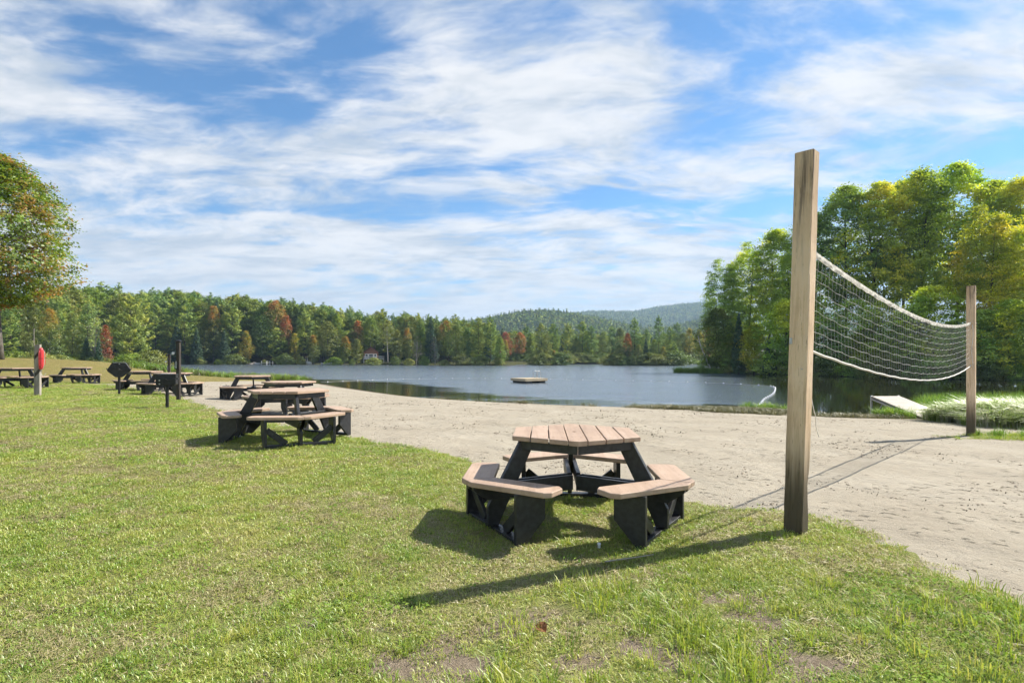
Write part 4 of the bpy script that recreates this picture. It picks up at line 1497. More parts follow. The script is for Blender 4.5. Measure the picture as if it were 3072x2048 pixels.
M_TOP = plank_mat('tan_board', [(.32, .22, .158), (.41, .292, .210), (.49, .36, .27)], .6, .3, 1, 12.0, .3, .15)
M_BLK = simple_mat('black_board', (.022, .023, .026), .42, .5, 0, .4, 22, .18)
M_STEEL = simple_mat('galvanised_steel', (.42, .42, .41), .4, .5, .8, .2, 40)
M_POST = plank_mat('treated_post', [(.46, .32, .195), (.66, .495, .325), (.73, .575, .41)], .8, .15, 2, 22.0, 1.0, .8, (.25, .95, (.050, .045, .030), .92), (1.9, 3.1, (.10, .075, .055)))
M_OLDPOST = plank_mat('weathered_post', [(.22, .19, .16), (.32, .285, .245), (.40, .36, .31)], .85, .12, 2, 18.0, .6, .4)
M_DARKPOST = plank_mat('dark_stained_post', [(.03, .024, .02), (.05, .042, .036), (.075, .064, .055)], .7, .25, 2, 18.0, .5)
M_TAPE = simple_mat('net_tape', (.56, .53, .46), .85, .1, 0, .28, 14)
M_CORD = simple_mat('net_cord', (.55, .54, .52), .85, .1, 0, .1, 30)
M_CORD2 = simple_mat('net_column_cord', (.42, .42, .40), .85, .1, 0, .1, 30)
M_RED = simple_mat('red_plastic', (.62, .045, .05), .35, .5, 0, .14, 6)
M_WHITE = simple_mat('white_paint', (.75, .75, .73), .55, .4, 0, .06, 6)
M_GRILL = simple_mat('black_steel', (.018, .018, .019), .5, .5, .3, .4, 12)
M_PALEDECK = plank_mat('pale_deck_board', [(.36, .31, .255), (.44, .385, .325), (.50, .45, .385)], .65, .3, 0, 10.0, .12)
M_ALU = simple_mat('aluminium', (.55, .54, .52), .45, .5, .6, .1, 10)
M_ROPE = simple_mat('white_rope', (.62, .60, .55), .8, .1, 0, .15, 30)
M_RAFT = plank_mat('raft_wood', [(.42, .33, .21), (.52, .42, .28), (.60, .49, .34)], .75, .2, 0, 10.0, .2)


# ------------------------------------------------------------------ picnic tables
def build_table():
    root = empty('picnic_table')
    RT = .625
    AP = RT * .8660254
    s3 = math.sqrt(3)
    z0, z1 = .722, .760

    def ylim(x):
        return RT - abs(x) / s3
    w = 2 * AP / 7
    gap = .0045
    for k in range(7):
        a, b = -AP + k * w + gap, -AP + (k + 1) * w - gap
        if k == 0:
            a = -AP
        if k == 6:
            b = AP
        if k == 3:
            pts = [(a, -ylim(a)), (0, -RT), (b, -ylim(b)), (b, ylim(b)), (0, RT), (a, ylim(a))]
            bm = bmesh.new()
            outer = [bm.verts.new((x, y, z1)) for x, y in pts]
            inner = [bm.verts.new((.021 * math.cos(q * math.pi / 8), .021 * math.sin(q * math.pi / 8), z1)) for q in range(16)]
            es = [bm.edges.new((outer[i], outer[(i + 1) % 6])) for i in range(6)] + [bm.edges.new((inner[i], inner[(i + 1) % 16])) for i in range(16)]
            r = bmesh.ops.triangle_fill(bm, edges=es, use_beauty=True, use_dissolve=False)
            fs = [g for g in r['geom'] if isinstance(g, bmesh.types.BMFace)]
            # drop any face that fills the hole
            for f in list(fs):
                c = f.calc_center_median()
                if math.hypot(c.x, c.y) < .018:
                    bm.faces.remove(f)
                    fs.remove(f)
            ex = bmesh.ops.extrude_face_region(bm, geom=fs)
            for g in ex['geom']:
                if isinstance(g, bmesh.types.BMVert):
                    g.co.z = z0
            me = bm_mesh('table_plank', bm)
        else:
            pts = [(a, -ylim(a)), (b, -ylim(b)), (b, ylim(b)), (a, ylim(a))]
            me = bm_mesh('table_plank', prism(pts, z0, z1), .004)
        link('plank', me, root, M_TOP)
    # apron under the top
    ao, ai = .485, .447
    for k in range(6):
        an = R(k * 60)
        n, t = Vector((math.cos(an), math.sin(an), 0)), Vector((-math.sin(an), math.cos(an), 0))
        h = ao / s3 - .002
        hi = ai / s3 - .002
        pts = [(ao, -h), (ao, h), (ai, hi), (ai, -hi)]
        bm = prism(pts, .645, .7215, xf=lambda a, b, c, n=n, t=t: n * a + t * b + Vector((0, 0, c)))
        link('apron', bm_mesh('apron', bm, .003), root, M_BLK)
    # bench geometry
    bo, bi, te, rc = .955, .69, .275, 1.05
    for A_ in (90, 210, 330):
        Av = Vector((math.cos(R(A_)), math.sin(R(A_)), 0))
        Lv = Vector((-Av.y, Av.x, 0))
        up = Vector((0, 0, 1))
        # sloping leg, its broad side in the radial plane
        pts = [(.405, .7205), (.545, .7205), (.665, .46), (.865, .20), (.865, .042), (.735, .042), (.70, .20)]
        pts = [(.405, .7205), (.55, .7205), (.86, .20), (.86, .042), (.76, .042), (.735, .10)]
        bm = prism(pts, -.021, .021, xf=lambda a, b, c, Av=Av, Lv=Lv: Av * a + up * b + Lv * c)
        leg = link('leg', bm_mesh('leg', bm, .003), root, M_BLK)
        for sd_ in (-1, 1):
            bm = bmesh.new()
            c = Av * .47 + up * .685
            cyl(bm, c + Lv * sd_ * .020, c + Lv * sd_ * .031, .014, seg=8)
            link('bolt', bm_mesh('bolt', bm), leg, M_STEEL)
            c = Av * .63 + up * .325
        # pair of seat beams
        for sd_ in (-1, 1):
            dz = {90: 0.0, 210: .002, 330: -.002}[A_]
            pts = [(.048, .388 + dz), (1.01, .388 + dz), (1.01, .355), (.875, .262 + dz), (.048, .262 + dz)]
            bm = prism(pts, sd_ * .0225, sd_ * .0605, xf=lambda a, b, c, Av=Av, Lv=Lv: Av * a + up * b + Lv * c)
            link('seat_beam', bm_mesh('seat_beam', bm, .003), root, M_BLK)
            # bench board of this arm
            Nn = A_ + sd_ * 30
            Nv = Vector((math.cos(R(Nn)), math.sin(R(Nn)), 0))
            Tv = Vector((math.cos(R(Nn + sd_ * 90)), math.sin(R(Nn + sd_ * 90)), 0))
            cut_t = (bo * .8660254 - rc) / .5
            e = .0015
            pts = [(bo, cut_t), (rc * .8660254, -rc * .5 + e), (bi, -bi / s3 + e), (bi, te - .05), (bi + .05, te), (bo - .05, te), (bo, te - .05)]
            bm = prism(pts, .3915, .432, xf=lambda a, b, c, Nv=Nv, Tv=Tv: Nv * a + Tv * b + up * c)
            link('bench_board', bm_mesh('bench_board', bm, .005), root, M_TOP)
            # end panel of the bench, square to the runner
            pts = [(.59, .391), (.845, .391), (.845, 0.0), (.775, 0.0), (.59, .19)]
            bm = prism(pts, sd_ * .456, sd_ * .496, xf=lambda a, b, c, Av=Av, Lv=Lv: Av * a + Lv * c + up * b)
            link('bench_leg', bm_mesh('bench_leg', bm, .003), root, M_BLK)
            # brace from the runner up to the end panel
            a = Av * .785 + Lv * sd_ * .19 + up * .045
            b = Av * .785 + Lv * sd_ * .452 + up * .25
            bm = bar(bmesh.new(), a, b, .085, .035, up=Av)
            link('brace', bm_mesh('brace', bm, .003), root, M_BLK)
        bm = box(bmesh.new(), Av * .785 + up * .021, (.09, .909, .040), Matrix.Rotation(R(A_), 3, 'Z'))
        link('runner', bm_mesh('runner', bm, .003), root, M_BLK)
    return root


TG = 'hexagonal picnic tables'
T0 = build_table()
TABLES = [
    (.54, 4.95, -3, 'tan hexagonal picnic table nearest the camera, at the lawn edge by the volleyball post'),
    (-3.36, 8.55, -27, 'second nearest hexagonal picnic table, standing alone on the lawn'),
    (-5.25, 13.4, -12, 'hexagonal picnic table on the sand, half hidden behind the table on the lawn'),
    (-8.3, 18.2, 22, 'hexagonal picnic table alone on the sand near the water, seen with a long shadow'),
    (-11.35, 19.0, 10, 'hexagonal picnic table on the sand partly hidden by the dark post'),
    (-13.75, 21.3, -8, 'hexagonal picnic table left behind the one at the dark post'),
    (-20.2, 26.4, 16, 'small distant picnic table right of the rescue post'),
    (-18.3, 21.0, 31, 'picnic table cut by the left edge of the picture'),
]
for k, (x, y, a, lb) in enumerate(TABLES):
    o = T0 if k == 0 else copy_tree(T0)
    # stand level on the highest spot under the runners
    xs = x + np.array([0, .8, -.8, 0, 0, .6, -.6])
    ys = y + np.array([0, 0, 0, .8, -.8, -.6, -.6])
    o.location = (x, y, float(np.mean(surf_z(xs, ys))) - .005)
    o.rotation_euler = (0, 0, R(a))
    o.scale = (.965, .965, .985)
    tag(o, lb, 'picnic table', TG)


# screw heads, seen only on the nearest table
bm = bmesh.new()
cyl(bm, (0, 0, -.002), (0, 0, .0008), .0042, seg=8)
scm = bm_mesh('screw', bm)
scm.materials.append(simple_mat('dull_screw', (.10, .085, .075), .5, .4, .5))
rgx = np.random.RandomState(9)
_w = 2 * .625 * .8660254 / 7
for pl in [c for c in T0.children if c.name.split('.')[0] == 'plank']:
    xs_ = [v.co.x for v in pl.data.vertices]
    cxm = (min(xs_) + max(xs_)) / 2
    for yy in (-.36, .36):
        for dx in (-.038, .038):
            if abs(yy) < .625 - (abs(cxm + dx)) / math.sqrt(3) - .04:
                q = link('screw', scm, pl)
                q.location = (cxm + dx + rgx.uniform(-.006, .006), yy + rgx.uniform(-.006, .006), .760)
for bb in [c for c in T0.children if c.name.split('.')[0] == 'bench_board']:
    cs = [v.co.copy() for v in bb.data.vertices]
    ctr = sum(cs, Vector()) / len(cs)
    rad = Vector((ctr.x, ctr.y, 0))
    for A_ in (90, 210, 330):
        pass
    for f_ in (.93, 1.07):
        for dt in (-.16, .13):
            tdir = Vector((-rad.y, rad.x, 0)).normalized()
            q = link('screw', scm, bb)
            q.location = Vector((ctr.x * f_, ctr.y * f_, .432)) + tdir * (dt + rgx.uniform(-.01, .01))

# ------------------------------------------------------------------ volleyball posts and net
def post_mesh(name, w, h, seed, below=.25, notch=False):
    """squared timber with worn edges, wane and a cut top"""
    rg = np.random.RandomState(seed)
    bm = bmesh.new()
    nz = 26
    zs = np.concatenate([[-below], np.linspace(0, h, nz)])
    ch = .008
    rings = []
    for k, z in enumerate(zs):
        hw = w / 2
        j = rg.normal(size=8) * .0012
        c = ch
        ring = []
        cs = [(hw, -hw + c), (hw, hw - c), (hw - c, hw), (-hw + c, hw), (-hw, hw - c), (-hw, -hw + c), (-hw + c, -hw), (hw - c, -hw)]
        for q, (x, y) in enumerate(cs):
            xx, yy = x + j[q], y + j[q]
            if notch and q in (0, 7) and .12 < z < .62:
                f = math.sin((z - .12) / .5 * math.pi)
                xx -= .011 * f * rg.uniform(.3, 1.2)
                yy += .011 * f * rg.uniform(.3, 1.2)
            ring.append(bm.verts.new((xx, yy, z + (.006 * (x - y) / w if k == len(zs) - 1 else 0))))
        rings.append(ring)
    for a, b in zip(rings[:-1], rings[1:]):
        for q in range(8):
            bm.faces.new((a[q], a[(q + 1) % 8], b[(q + 1) % 8], b[q]))
    bm.faces.new(rings[-1])
    bm.faces.new(rings[0][::-1])
    return bm_mesh(name, bm)


PA = Vector((2.268, 4.55, 0))
PB = Vector((9.2, 11.4, 0))
PA.z, PB.z = sz(PA.x, PA.y) + .0, sz(PB.x, PB.y)
NETA = math.atan2(PB.y - PA.y, PB.x - PA.x)
HP = 3.06
pa = empty('volleyball_post', PA, 0)
body = link('post_body', post_mesh('near_post', .142, HP - PA.z, 3, notch=True), pa, M_POST)
body.rotation_euler = (0, R(1.75), NETA)
body.rotation_mode = 'ZYX'
pa_rot = Matrix.Rotation(R(1.75), 4, 'Y') @ Matrix.Rotation(NETA, 4, 'Z')
body.rotation_mode = 'XYZ'
body.rotation_euler = pa_rot.to_euler('XYZ')
tag(pa, 'tall near wooden volleyball post with dark stained foot on the lawn', 'post', 'volleyball posts')
pb = empty('volleyball_post', PB, 0)
bodyb = link('post_body', post_mesh('far_post', .142, 3.0, 8), pb, M_POST)
bodyb.rotation_euler = (0, 0, NETA)
tag(pb, 'farther wooden volleyball post standing in the sand by the grasses', 'post', 'volleyball posts')
# eye plate on the near post
Xn = Vector((math.cos(NETA), math.sin(NETA), 0))
Yn = Vector((-math.sin(NETA), math.cos(NETA), 0))


def on_post(base, rotm, h, fx, fy):
    v = rotm @ Vector((fx, fy, h)).to_4d()
    return Vector(v[:3])


pr_local = pa_rot
bm = bmesh.new()
box(bm, (-.0735, .055, 1.52), (.005, .022, .05))
me = bm_mesh('plate', bm, .001)
me.materials.append(M_STEEL)
o = link('plate', me, body)
bm = bmesh.new()
cyl(bm, (-.071, -.035, 1.30), (-.0765, -.035, 1.30), .005, seg=8)
o = link('nail_head', bm_mesh('nail_head', bm), body, M_STEEL)

# net: hangs in a shallow curve between the posts
netA_top = PA + Xn * .078 + Vector((.075, 0, 2.28))
netA_bot = PA + Xn * .078 + Vector((.05, 0, 1.46))
netB_top = PB - Xn * .072 + Vector((0, 0, 2.265))
netB_bot = PB - Xn * .072 + Vector((0, 0, 1.40))
net = empty('volleyball_net', (PA + PB) / 2)
NC = (PA + PB) / 2


def net_pt(u, v):
    """u along the net, v from bottom (0) to top (1)"""
    top = netA_top.lerp(netB_top, u)
    bot = netA_bot.lerp(netB_bot, u)
    # the deepest point lies past the middle, as a slack net hangs
    s = 4 * u * (1 - u)
    sk = s * (1 + .25 * (u - .5))
    top = top - Vector((0, 0, .25 * sk))
    bot = bot - Vector((0, 0, .27 * sk))
    p = bot.lerp(top, v)
    p = p + Yn * (.05 * math.sin(3.1 * u * 3) * (1 - abs(2 * v - 1)) * .6)
    return p - NC


nu = 60
# top band: a folded tape
bm = bmesh.new()
rows = []
rg = np.random.RandomState(5)
for k in range(nu * 2 + 1):
    u = k / (nu * 2)
    p = net_pt(u, 1.0)
    wv = .0035 * rg.normal()
    hh = .042 + .005 * rg.normal()
    rows.append([bm.verts.new(p + Yn * (.004 + wv * .6) + Vector((0, 0, .006))), bm.verts.new(p + Yn * (.006 + wv * .6) - Vector((0, 0, hh * .5))), bm.verts.new(p + Yn * (.003 - wv * .6) - Vector((0, 0, hh))),
                 bm.verts.new(p - Yn * (.003 + wv * .6) - Vector((0, 0, hh + .003))), bm.verts.new(p - Yn * (.006 - wv * .6) - Vector((0, 0, hh * .5))), bm.verts.new(p - Yn * (.004 - wv * .6) + Vector((0, 0, .006)))])
for a, b in zip(rows[:-1], rows[1:]):
    for q in range(6):
        bm.faces.new((a[q], a[(q + 1) % 6], b[(q + 1) % 6], b[q]))
link('top_tape', bm_mesh('top_tape', bm), net, M_TAPE)
pts = [net_pt(k / nu, 0.0) + Vector((0, 0, .003 * math.sin(k * 1.7))) for k in range(nu + 1)]
link('bottom_rope', tube_mesh('bottom_rope', [(pts, .011)], 6), net, M_ROPE)
NR = 9
for r in range(1, NR):
    v = r / NR * .95
    pts = [net_pt(k / nu, v) + Vector((0, 0, .007 * math.sin(k * 2.1 + r))) for k in range(nu + 1)]
    link('row_cord', tube_mesh('row_cord', [(pts, .0018)], 4), net, M_CORD)
NCOL = 88
for c in range(NCOL + 1):
    u = (c + .35) / (NCOL + .7)
    pts = [net_pt(u + .0006 * math.sin(q * 2 + c), .95 * q / 6) for q in range(7)]
    link('column_cord', tube_mesh('column_cord', [(pts, .0010)], 3), net, M_CORD2)
# tie cords at the posts
for (p0, p1) in [(net_pt(1, 1) + NC, PB + Vector((0, 0, 2.25)) + Xn * .02 - Yn * .08), (net_pt(1, 0) + NC, PB + Vector((0, 0, 1.42)) - Xn * .07)]:
    link('tie_cord', tube_mesh('tie_cord', [([p0 - NC, (p0 + p1) / 2 - NC, p1 - NC], .006)], 5), net, M_ROPE)
pts = [PB - NC + Vector((0, 0, 2.22)) - Xn * .075 - Yn * (.03 + .012 * math.sin(k)) - Vector((0, 0, .11 * k)) for k in range(9)]
link('tie_cord', tube_mesh('tie_cord', [(pts, .006)], 5), net, M_ROPE)
tag(net, 'white volleyball net sagging between the two wooden posts', 'net')
# loose cord hanging down behind the near post to the ground
pts = [Vector((2.41, 4.66, 1.44)), Vector((2.435, 4.655, 1.25)), Vector((2.45, 4.655, 1.10)), Vector((2.475, 4.665, .99)), Vector((2.50, 4.68, .93)), Vector((2.505, 4.69, .86)), Vector((2.535, 4.70, .77))]
pts = smooth_line([tuple(p) for p in pts], 5)
link('hanging_cord', tube_mesh('hanging_cord', [(np.array(pts) - np.array(NC), .0032)], 5), net, M_ROPE)

# ------------------------------------------------------------------ rescue post with red float
x, y = at(115, 1190, .28)
rp = empty('rescue_post', (x, y, sz(x, y) - .02), R(18))
b = link('post_body', post_mesh('rescue_post_body', .125, 1.52, 12), rp, M_OLDPOST)
for k, (zb, w_) in enumerate([(1.22, .11), (.70, .12)]):
    # thin dark bands slanting round the post
    bm = bmesh.new()
    hw = .0645
    cs = [(-hw, -hw), (hw, -hw), (hw, hw), (-hw, hw)]
    for q in range(4):
        (x0, y0), (x1, y1) = cs[q], cs[(q + 1) % 4]
        za = zb + (.10 if q in (1, 2) else -.10) * (1 if q in (1, 2) else 1)
        zA = zb + 1.3 * (x0)
        zB = zb + 1.3 * (x1)
        v = [bm.verts.new(p) for p in ((x0, y0, zA - w_ / 2), (x1, y1, zB - w_ / 2), (x1, y1, zB + w_ / 2), (x0, y0, zA + w_ / 2))]
        bm.faces.new(v)
    bmesh.ops.remove_doubles(bm, verts=bm.verts, dist=.0005)
    bmesh.ops.solidify(bm, geom=bm.faces[:], thickness=.004)
    link('slant_band', bm_mesh('slant_band', bm), rp, simple_mat('dark_slant_band_%d' % k, (.075, .065, .055), .85, .1))
bm = bmesh.new()
cyl(bm, (-.085, -.02, .0), (-.10, .0, 2.0), .010, .008, seg=8)
link('reach_pole', bm_mesh('reach_pole', bm), rp, M_OLDPOST)
bm = bmesh.new()
cyl(bm, (.06, -.03, 1.38), (.11, -.03, 1.38), .012, seg=8)
link('hook', bm_mesh('hook', bm), rp, M_STEEL)
tag(rp, 'weathered grey post holding the red rescue float on the lawn', 'post')
# float
fl = empty('rescue_float', rp.location + Vector((.128, -.05, .79)), R(18))
fl.scale = (.74, .74, .94)
prof = [(0, .0), (.035, .003), (.062, .02), (.078, .07), (.085, .18), (.088, .34), (.085, .50), (.076, .60), (.058, .655), (.03, .68), (0, .685)]
V = []
nseg = 20
for r_, z_ in prof:
    for q in range(nseg):
        a = q / nseg * 2 * math.pi
        V.append((r_ * math.cos(a), r_ * math.sin(a) * .95, z_))
F = [[k * nseg + q, k * nseg + (q + 1) % nseg, (k + 1) * nseg + (q + 1) % nseg, (k + 1) * nseg + q] for k in range(len(prof) - 1) for q in range(nseg)]
link('float_body', np_mesh('float_body', V, np.array(F), True), fl, M_RED)
for a in (0, 120, 240):
    c, s = math.cos(R(a + 20)), math.sin(R(a + 20))
    pts = [(c * .07, s * .07, .12), (c * .118, s * .118, .17), (c * .125, s * .125, .34), (c * .118, s * .118, .52), (c * .07, s * .07, .58)]
    link('grip', tube_mesh('grip', [(smooth_line(pts, 4), .011)], 6), fl, M_RED)
pts = smooth_line([(.10, -.03, .60), (.125, -.03, .50), (.122, -.03, .3), (.11, -.03, .12), (.05, -.03, .02), (.0, -.03, -.1), (.1, -.04, -.2), (.16, -.04, -.12)], 5)
link('white_line', tube_mesh('white_line', [(pts, .007)], 5), fl, M_ROPE)
bm = bmesh.new()
cyl(bm, (0, 0, .335), (0, 0, .352), .0892, seg=20)
link('band', bm_mesh('band', bm), fl, simple_mat('dark_red_band', (.30, .02, .025), .45))
tag(fl, 'red torpedo-shaped rescue float hanging on the weathered post', 'rescue float')

# ------------------------------------------------------------------ barbecue grills
def grill(px, py, zz, bw, bh, bd, ph, rz, octo, label):
    x, y = at(px, py, zz)
    g = empty('park_grill', (x, y, sz(x, y) - .03), rz)
    bm = bmesh.new()
    cyl(bm, (0, 0, 0), (0, 0, ph), .036, seg=14)
    link('pedestal', bm_mesh('pedestal', bm, smooth=False), g, M_GRILL)
    hw = bw / 2
    # fire box: back seen from the lawn, sheet steel open at the top
    if octo:
        prof_ = [(-hw * .28, ph), (hw * .28, ph), (hw * .93, ph + bh * .40), (hw, ph + bh * .52), (hw * .58, ph + bh), (-hw * .58, ph + bh), (-hw, ph + bh * .52), (-hw * .93, ph + bh * .40)]
    else:
        prof_ = [(-hw, ph + .03), (-hw * .85, ph), (hw * .85, ph), (hw, ph + .03), (hw, ph + bh), (-hw, ph + bh)]
    bm = prism(prof_, -bd / 2, bd / 2, xf=lambda a, b, c: (a, c, b))
    link('fire_box', bm_mesh('fire_box', bm, .006), g, M_GRILL)
    bm = bmesh.new()
    for q in range(9):
        xx = -hw * .5 + q * hw * 1.0 / 8
        bar(bm, (xx, -bd / 2, ph + bh + .012), (xx, bd / 2, ph + bh + .012), .009, .009)
    link('grate', bm_mesh('grate', bm), g, M_STEEL)
    pts = smooth_line([(-hw * .55, -bd / 2 - .02, ph + bh * .55), (-hw * .1, -bd / 2 - .05, ph + bh * .62), (hw * .35, -bd / 2 - .05, ph + bh * .45), (hw * .9, -bd / 2 - .05, ph + bh * .62), (hw * 1.05, -bd / 2 - .05, ph + bh * .45)], 5)
    link('handle_rod', tube_mesh('handle_rod', [(pts, .010)], 6), g, M_GRILL)
    for (qx, qz) in [(.05, .92), (.05, .55)] if octo else [(-.62, .45), (-.62, .12)]:
        bm = bmesh.new()
        cyl(bm, (hw * qx * (1 if octo else 1), -bd / 2 - .001, ph + bh * qz), (hw * qx, -bd / 2 - .014, ph + bh * qz), .016, seg=10)
        link('bolt', bm_mesh('bolt', bm), g, M_STEEL)
    for sx in (-1, 1):
        bm = bmesh.new()
        box(bm, (sx * (hw + .012), 0, ph + bh * .6), (.022, bd * .5, .03))
        link('ear', bm_mesh('ear', bm), g, M_GRILL)
    tag(g, label, 'grill', 'park barbecue grills')
    return g


grill(358, 1188, .22, .62, .45, .24, .60, R(30), True, 'black octagonal park grill on a pedestal, left one on the lawn')
grill(502, 1227, .2, .42, .26, .26, .58, R(18), False, 'black box-shaped park grill on a pedestal in front of the dark post')


# ------------------------------------------------------------------ dark utility posts
def utility_post(px, py, zz, h, w, rz, label, col=M_DARKPOST):
    x, y = at(px, py, zz)
    g = empty('utility_post', (x, y, sz(x, y) - .03), rz)
    link('post_body', post_mesh('utility_post_body', w, h, int(px)), g, col)
    bm = bmesh.new()
    box(bm, (0, 0, h + .012), (w + .05, w + .05, .024))
    bmesh.ops.create_cone(bm, cap_ends=True, segments=4, radius1=(w + .05) * .68, radius2=.02, depth=.03, matrix=Matrix.Translation((0, 0, h + .039)) @ Matrix.Rotation(R(45), 4, 'Z'))
    link('cap', bm_mesh('cap', bm), g, M_GRILL)
    # small lamp box on an arm
    bm = bmesh.new()
    box(bm, (-w / 2 - .10, -.01, h - .33), (.055, .06, .075))
    lm = link('lamp', bm_mesh('lamp', bm, .008), g, M_WHITE)
    bm = bmesh.new()
    bar(bm, (-w / 2, -.01, h - .36), (-w / 2 - .09, -.01, h - .36), .018, .018)
    link('arm', bm_mesh('arm', bm), lm, M_GRILL)
    # dark plate with pale marks: a little arrow over three figures
    bm = prism([(-.042, 0), (.042, 0), (.042, .22), (0, .265), (-.042, .22)], -.004, .004, xf=lambda a, b, c: (a - w * .5 + .01, -w / 2 - .006 + c, b + h - .78))
    pl = link('sign_plate', bm_mesh('sign_plate', bm), g, M_GRILL)
    bm = bmesh.new()
    yy = -w / 2 - .0125
    ox = -w * .5 + .01

    def mk(pts):
        vs = [bm.verts.new((a + ox, yy, b + h - .78)) for a, b in pts]
        bm.faces.new(vs)
    mk([(-.024, .205), (0, .235), (.024, .205), (.016, .20), (0, .22), (-.016, .20)])
    for q in range(3):
        z_ = .145 - q * .055
        mk([(-.016, z_), (.016, z_), (.016, z_ + .007), (-.016, z_ + .007)])
        mk([(-.016, z_ + .008), (-.008, z_ + .008), (-.008, z_ + .032), (-.016, z_ + .032)])
        mk([(.008, z_ + .008), (.016, z_ + .008), (.016, z_ + .032), (.008, z_ + .032)])
        mk([(-.016, z_ + .033), (.016, z_ + .033), (.016, z_ + .040), (-.016, z_ + .040)])
    for q in range(4):
        z_ = q
    link('marks', bm_mesh('marks', bm), pl, M_WHITE)
    tag(g, label, 'post', 'dark utility posts')


utility_post(536, 1204, .2, 1.68, .092, R(0), 'dark square post with a cap and small sign at the sand edge')
utility_post(508, 1160, .02, 1.5, .10, R(6), 'slimmer dark post standing farther back behind the picnic tables')

# ------------------------------------------------------------------ dock ramp on the shore
DX = 11.83
ra = empty('dock_ramp', (DX + .47, 17.4, 0), R(5))
far_e, near_e = 1.18, -1.25
zf, zn = .17, -.40
dl = math.hypot(far_e - near_e, zf - zn)
sl = math.atan2(zf - zn, far_e - near_e)
npl = 17
deck = empty('deck')
deck.parent = ra
for k in range(npl):
    t = (k + .5) / npl
    yy, zz = near_e + (far_e - near_e) * t, zn + (zf - zn) * t
    bm = box(bmesh.new(), (0, yy, zz), (.96, dl / npl - .006, .032), Matrix.Rotation(sl, 3, 'X'))
    link('deck_board', bm_mesh('deck_board', bm, .003), ra, M_PALEDECK)
bpy.data.objects.remove(deck)
for sx in (-1, 1):
    bm = bmesh.new()
    a = Vector((sx * .468, near_e, zn - .075))
    b = Vector((sx * .468, far_e, zf - .075))
    bar(bm, a, b, .035, .115, up=Vector((1, 0, 0)))
    link('side_rail', bm_mesh('side_rail', bm, .004), ra, M_PALEDECK)
    bm = bmesh.new()
    box(bm, (sx * .468, far_e + .03, -.30), (.05, .05, 1.0))
    link('leg', bm_mesh('leg', bm, .004), ra, M_ALU)
    for (y1, z1) in ((.75, -.02), (.35, -.10)):
        bm = bmesh.new()
        bar(bm, (sx * .46, far_e + .0, -.60), (sx * .46, y1, z1 - .05), .022, .022)
        link('strut', bm_mesh('strut', bm), ra, M_ALU)
bm = bmesh.new()
box(bm, (0, far_e + .022, zf - .07), (.97, .03, .11))
link('end_board', bm_mesh('end_board', bm, .004), ra, M_PALEDECK)
tag(ra, 'pale planked dock ramp sloping down onto the shore', 'dock ramp')

# ------------------------------------------------------------------ swim raft
rx, ry = at(1587, 1147, WATER)
raft = empty('swim_raft', (rx, ry, WATER), R(33))
nb = 14
W_, L_ = 2.3, 2.3
for k in range(nb):
    xx = -L_ / 2 + (k + .5) * L_ / nb
    link('deck_board', bm_mesh('raft_board', box(bmesh.new(), (xx, 0, .36), (L_ / nb - .012, W_, .035)), .004), raft, M_RAFT)
for sx in (-1, 1):
    link('side_board', bm_mesh('raft_side', box(bmesh.new(), (sx * (L_ / 2 - .02), 0, .25), (.045, W_, .18)), .004), raft, M_RAFT)
    link('end_board', bm_mesh('raft_end', box(bmesh.new(), (0, sx * (W_ / 2 - .02), .25), (L_ - .1, .045, .18)), .004), raft, M_RAFT)
    link('float', bm_mesh('raft_float', box(bmesh.new(), (sx * .7, 0, .03), (.6, W_ - .2, .25)), .03), raft, M_GRILL)
for sx in (-.2, .2):
    pts = smooth_line([(.75, sx * 1.2 + .2, .37), (.75, sx * 1.2 + .2, .85), (.95, sx * 1.2 + .2, 1.0), (1.2, sx * 1.2 + .2, .8), (1.22, sx * 1.2 + .2, -.2)], 4)
    link('ladder_rail', tube_mesh('ladder_rail', [(pts, .022)], 6), raft, M_STEEL)
tag(raft, 'square tan swim raft with a ladder floating in the lake', 'raft')

# ------------------------------------------------------------------ swim line of floats
sl_ = empty('swim_line', (ROPE[len(ROPE) // 2][0], ROPE[len(ROPE) // 2][1], WATER))
O = np.array(sl_.location)
rp3 = np.concatenate([ROPE, np.full((len(ROPE), 1), WATER + .012)], 1) - O
link('rope', tube_mesh('swim_rope', [(rp3, .006)], 5), sl_, M_ROPE)
seg = np.linalg.norm(np.diff(ROPE, axis=0), axis=1)
cum = np.concatenate([[0], np.cumsum(seg)])
bm = bmesh.new()
bmesh.ops.create_uvsphere(bm, u_segments=12, v_segments=8, radius=1.0)
fm = bm_mesh('line_float', bm, smooth=True)
fm.materials.append(M_WHITE)
tot = cum[-1]
s = .8
k = 0
while s < tot - .2:
    x_ = np.interp(s, cum, ROPE[:, 0])
    y_ = np.interp(s, cum, ROPE[:, 1])
    right = s > np.interp(37, [0, 100], [0, 100])
    f = link('float', fm, sl_)
    f.location = np.array([x_, y_, WATER + .02]) - O
    big = .056 if y_ < 44 and x_ > 5 else (.05 if x_ > 12 else .036)
    dx = np.interp(s + .2, cum, ROPE[:, 0]) - np.interp(s - .2, cum, ROPE[:, 0])
    dy = np.interp(s + .2, cum, ROPE[:, 1]) - np.interp(s - .2, cum, ROPE[:, 1])
    f.rotation_euler = (0, 0, math.atan2(dy, dx))
    f.scale = (big * 1.6, big, big)
    s += .95 if (x_ > 5 and y_ < 44) else 1.7
    k += 1
tag(sl_, 'floating rope with white floats marking the swimming area', 'swim line')

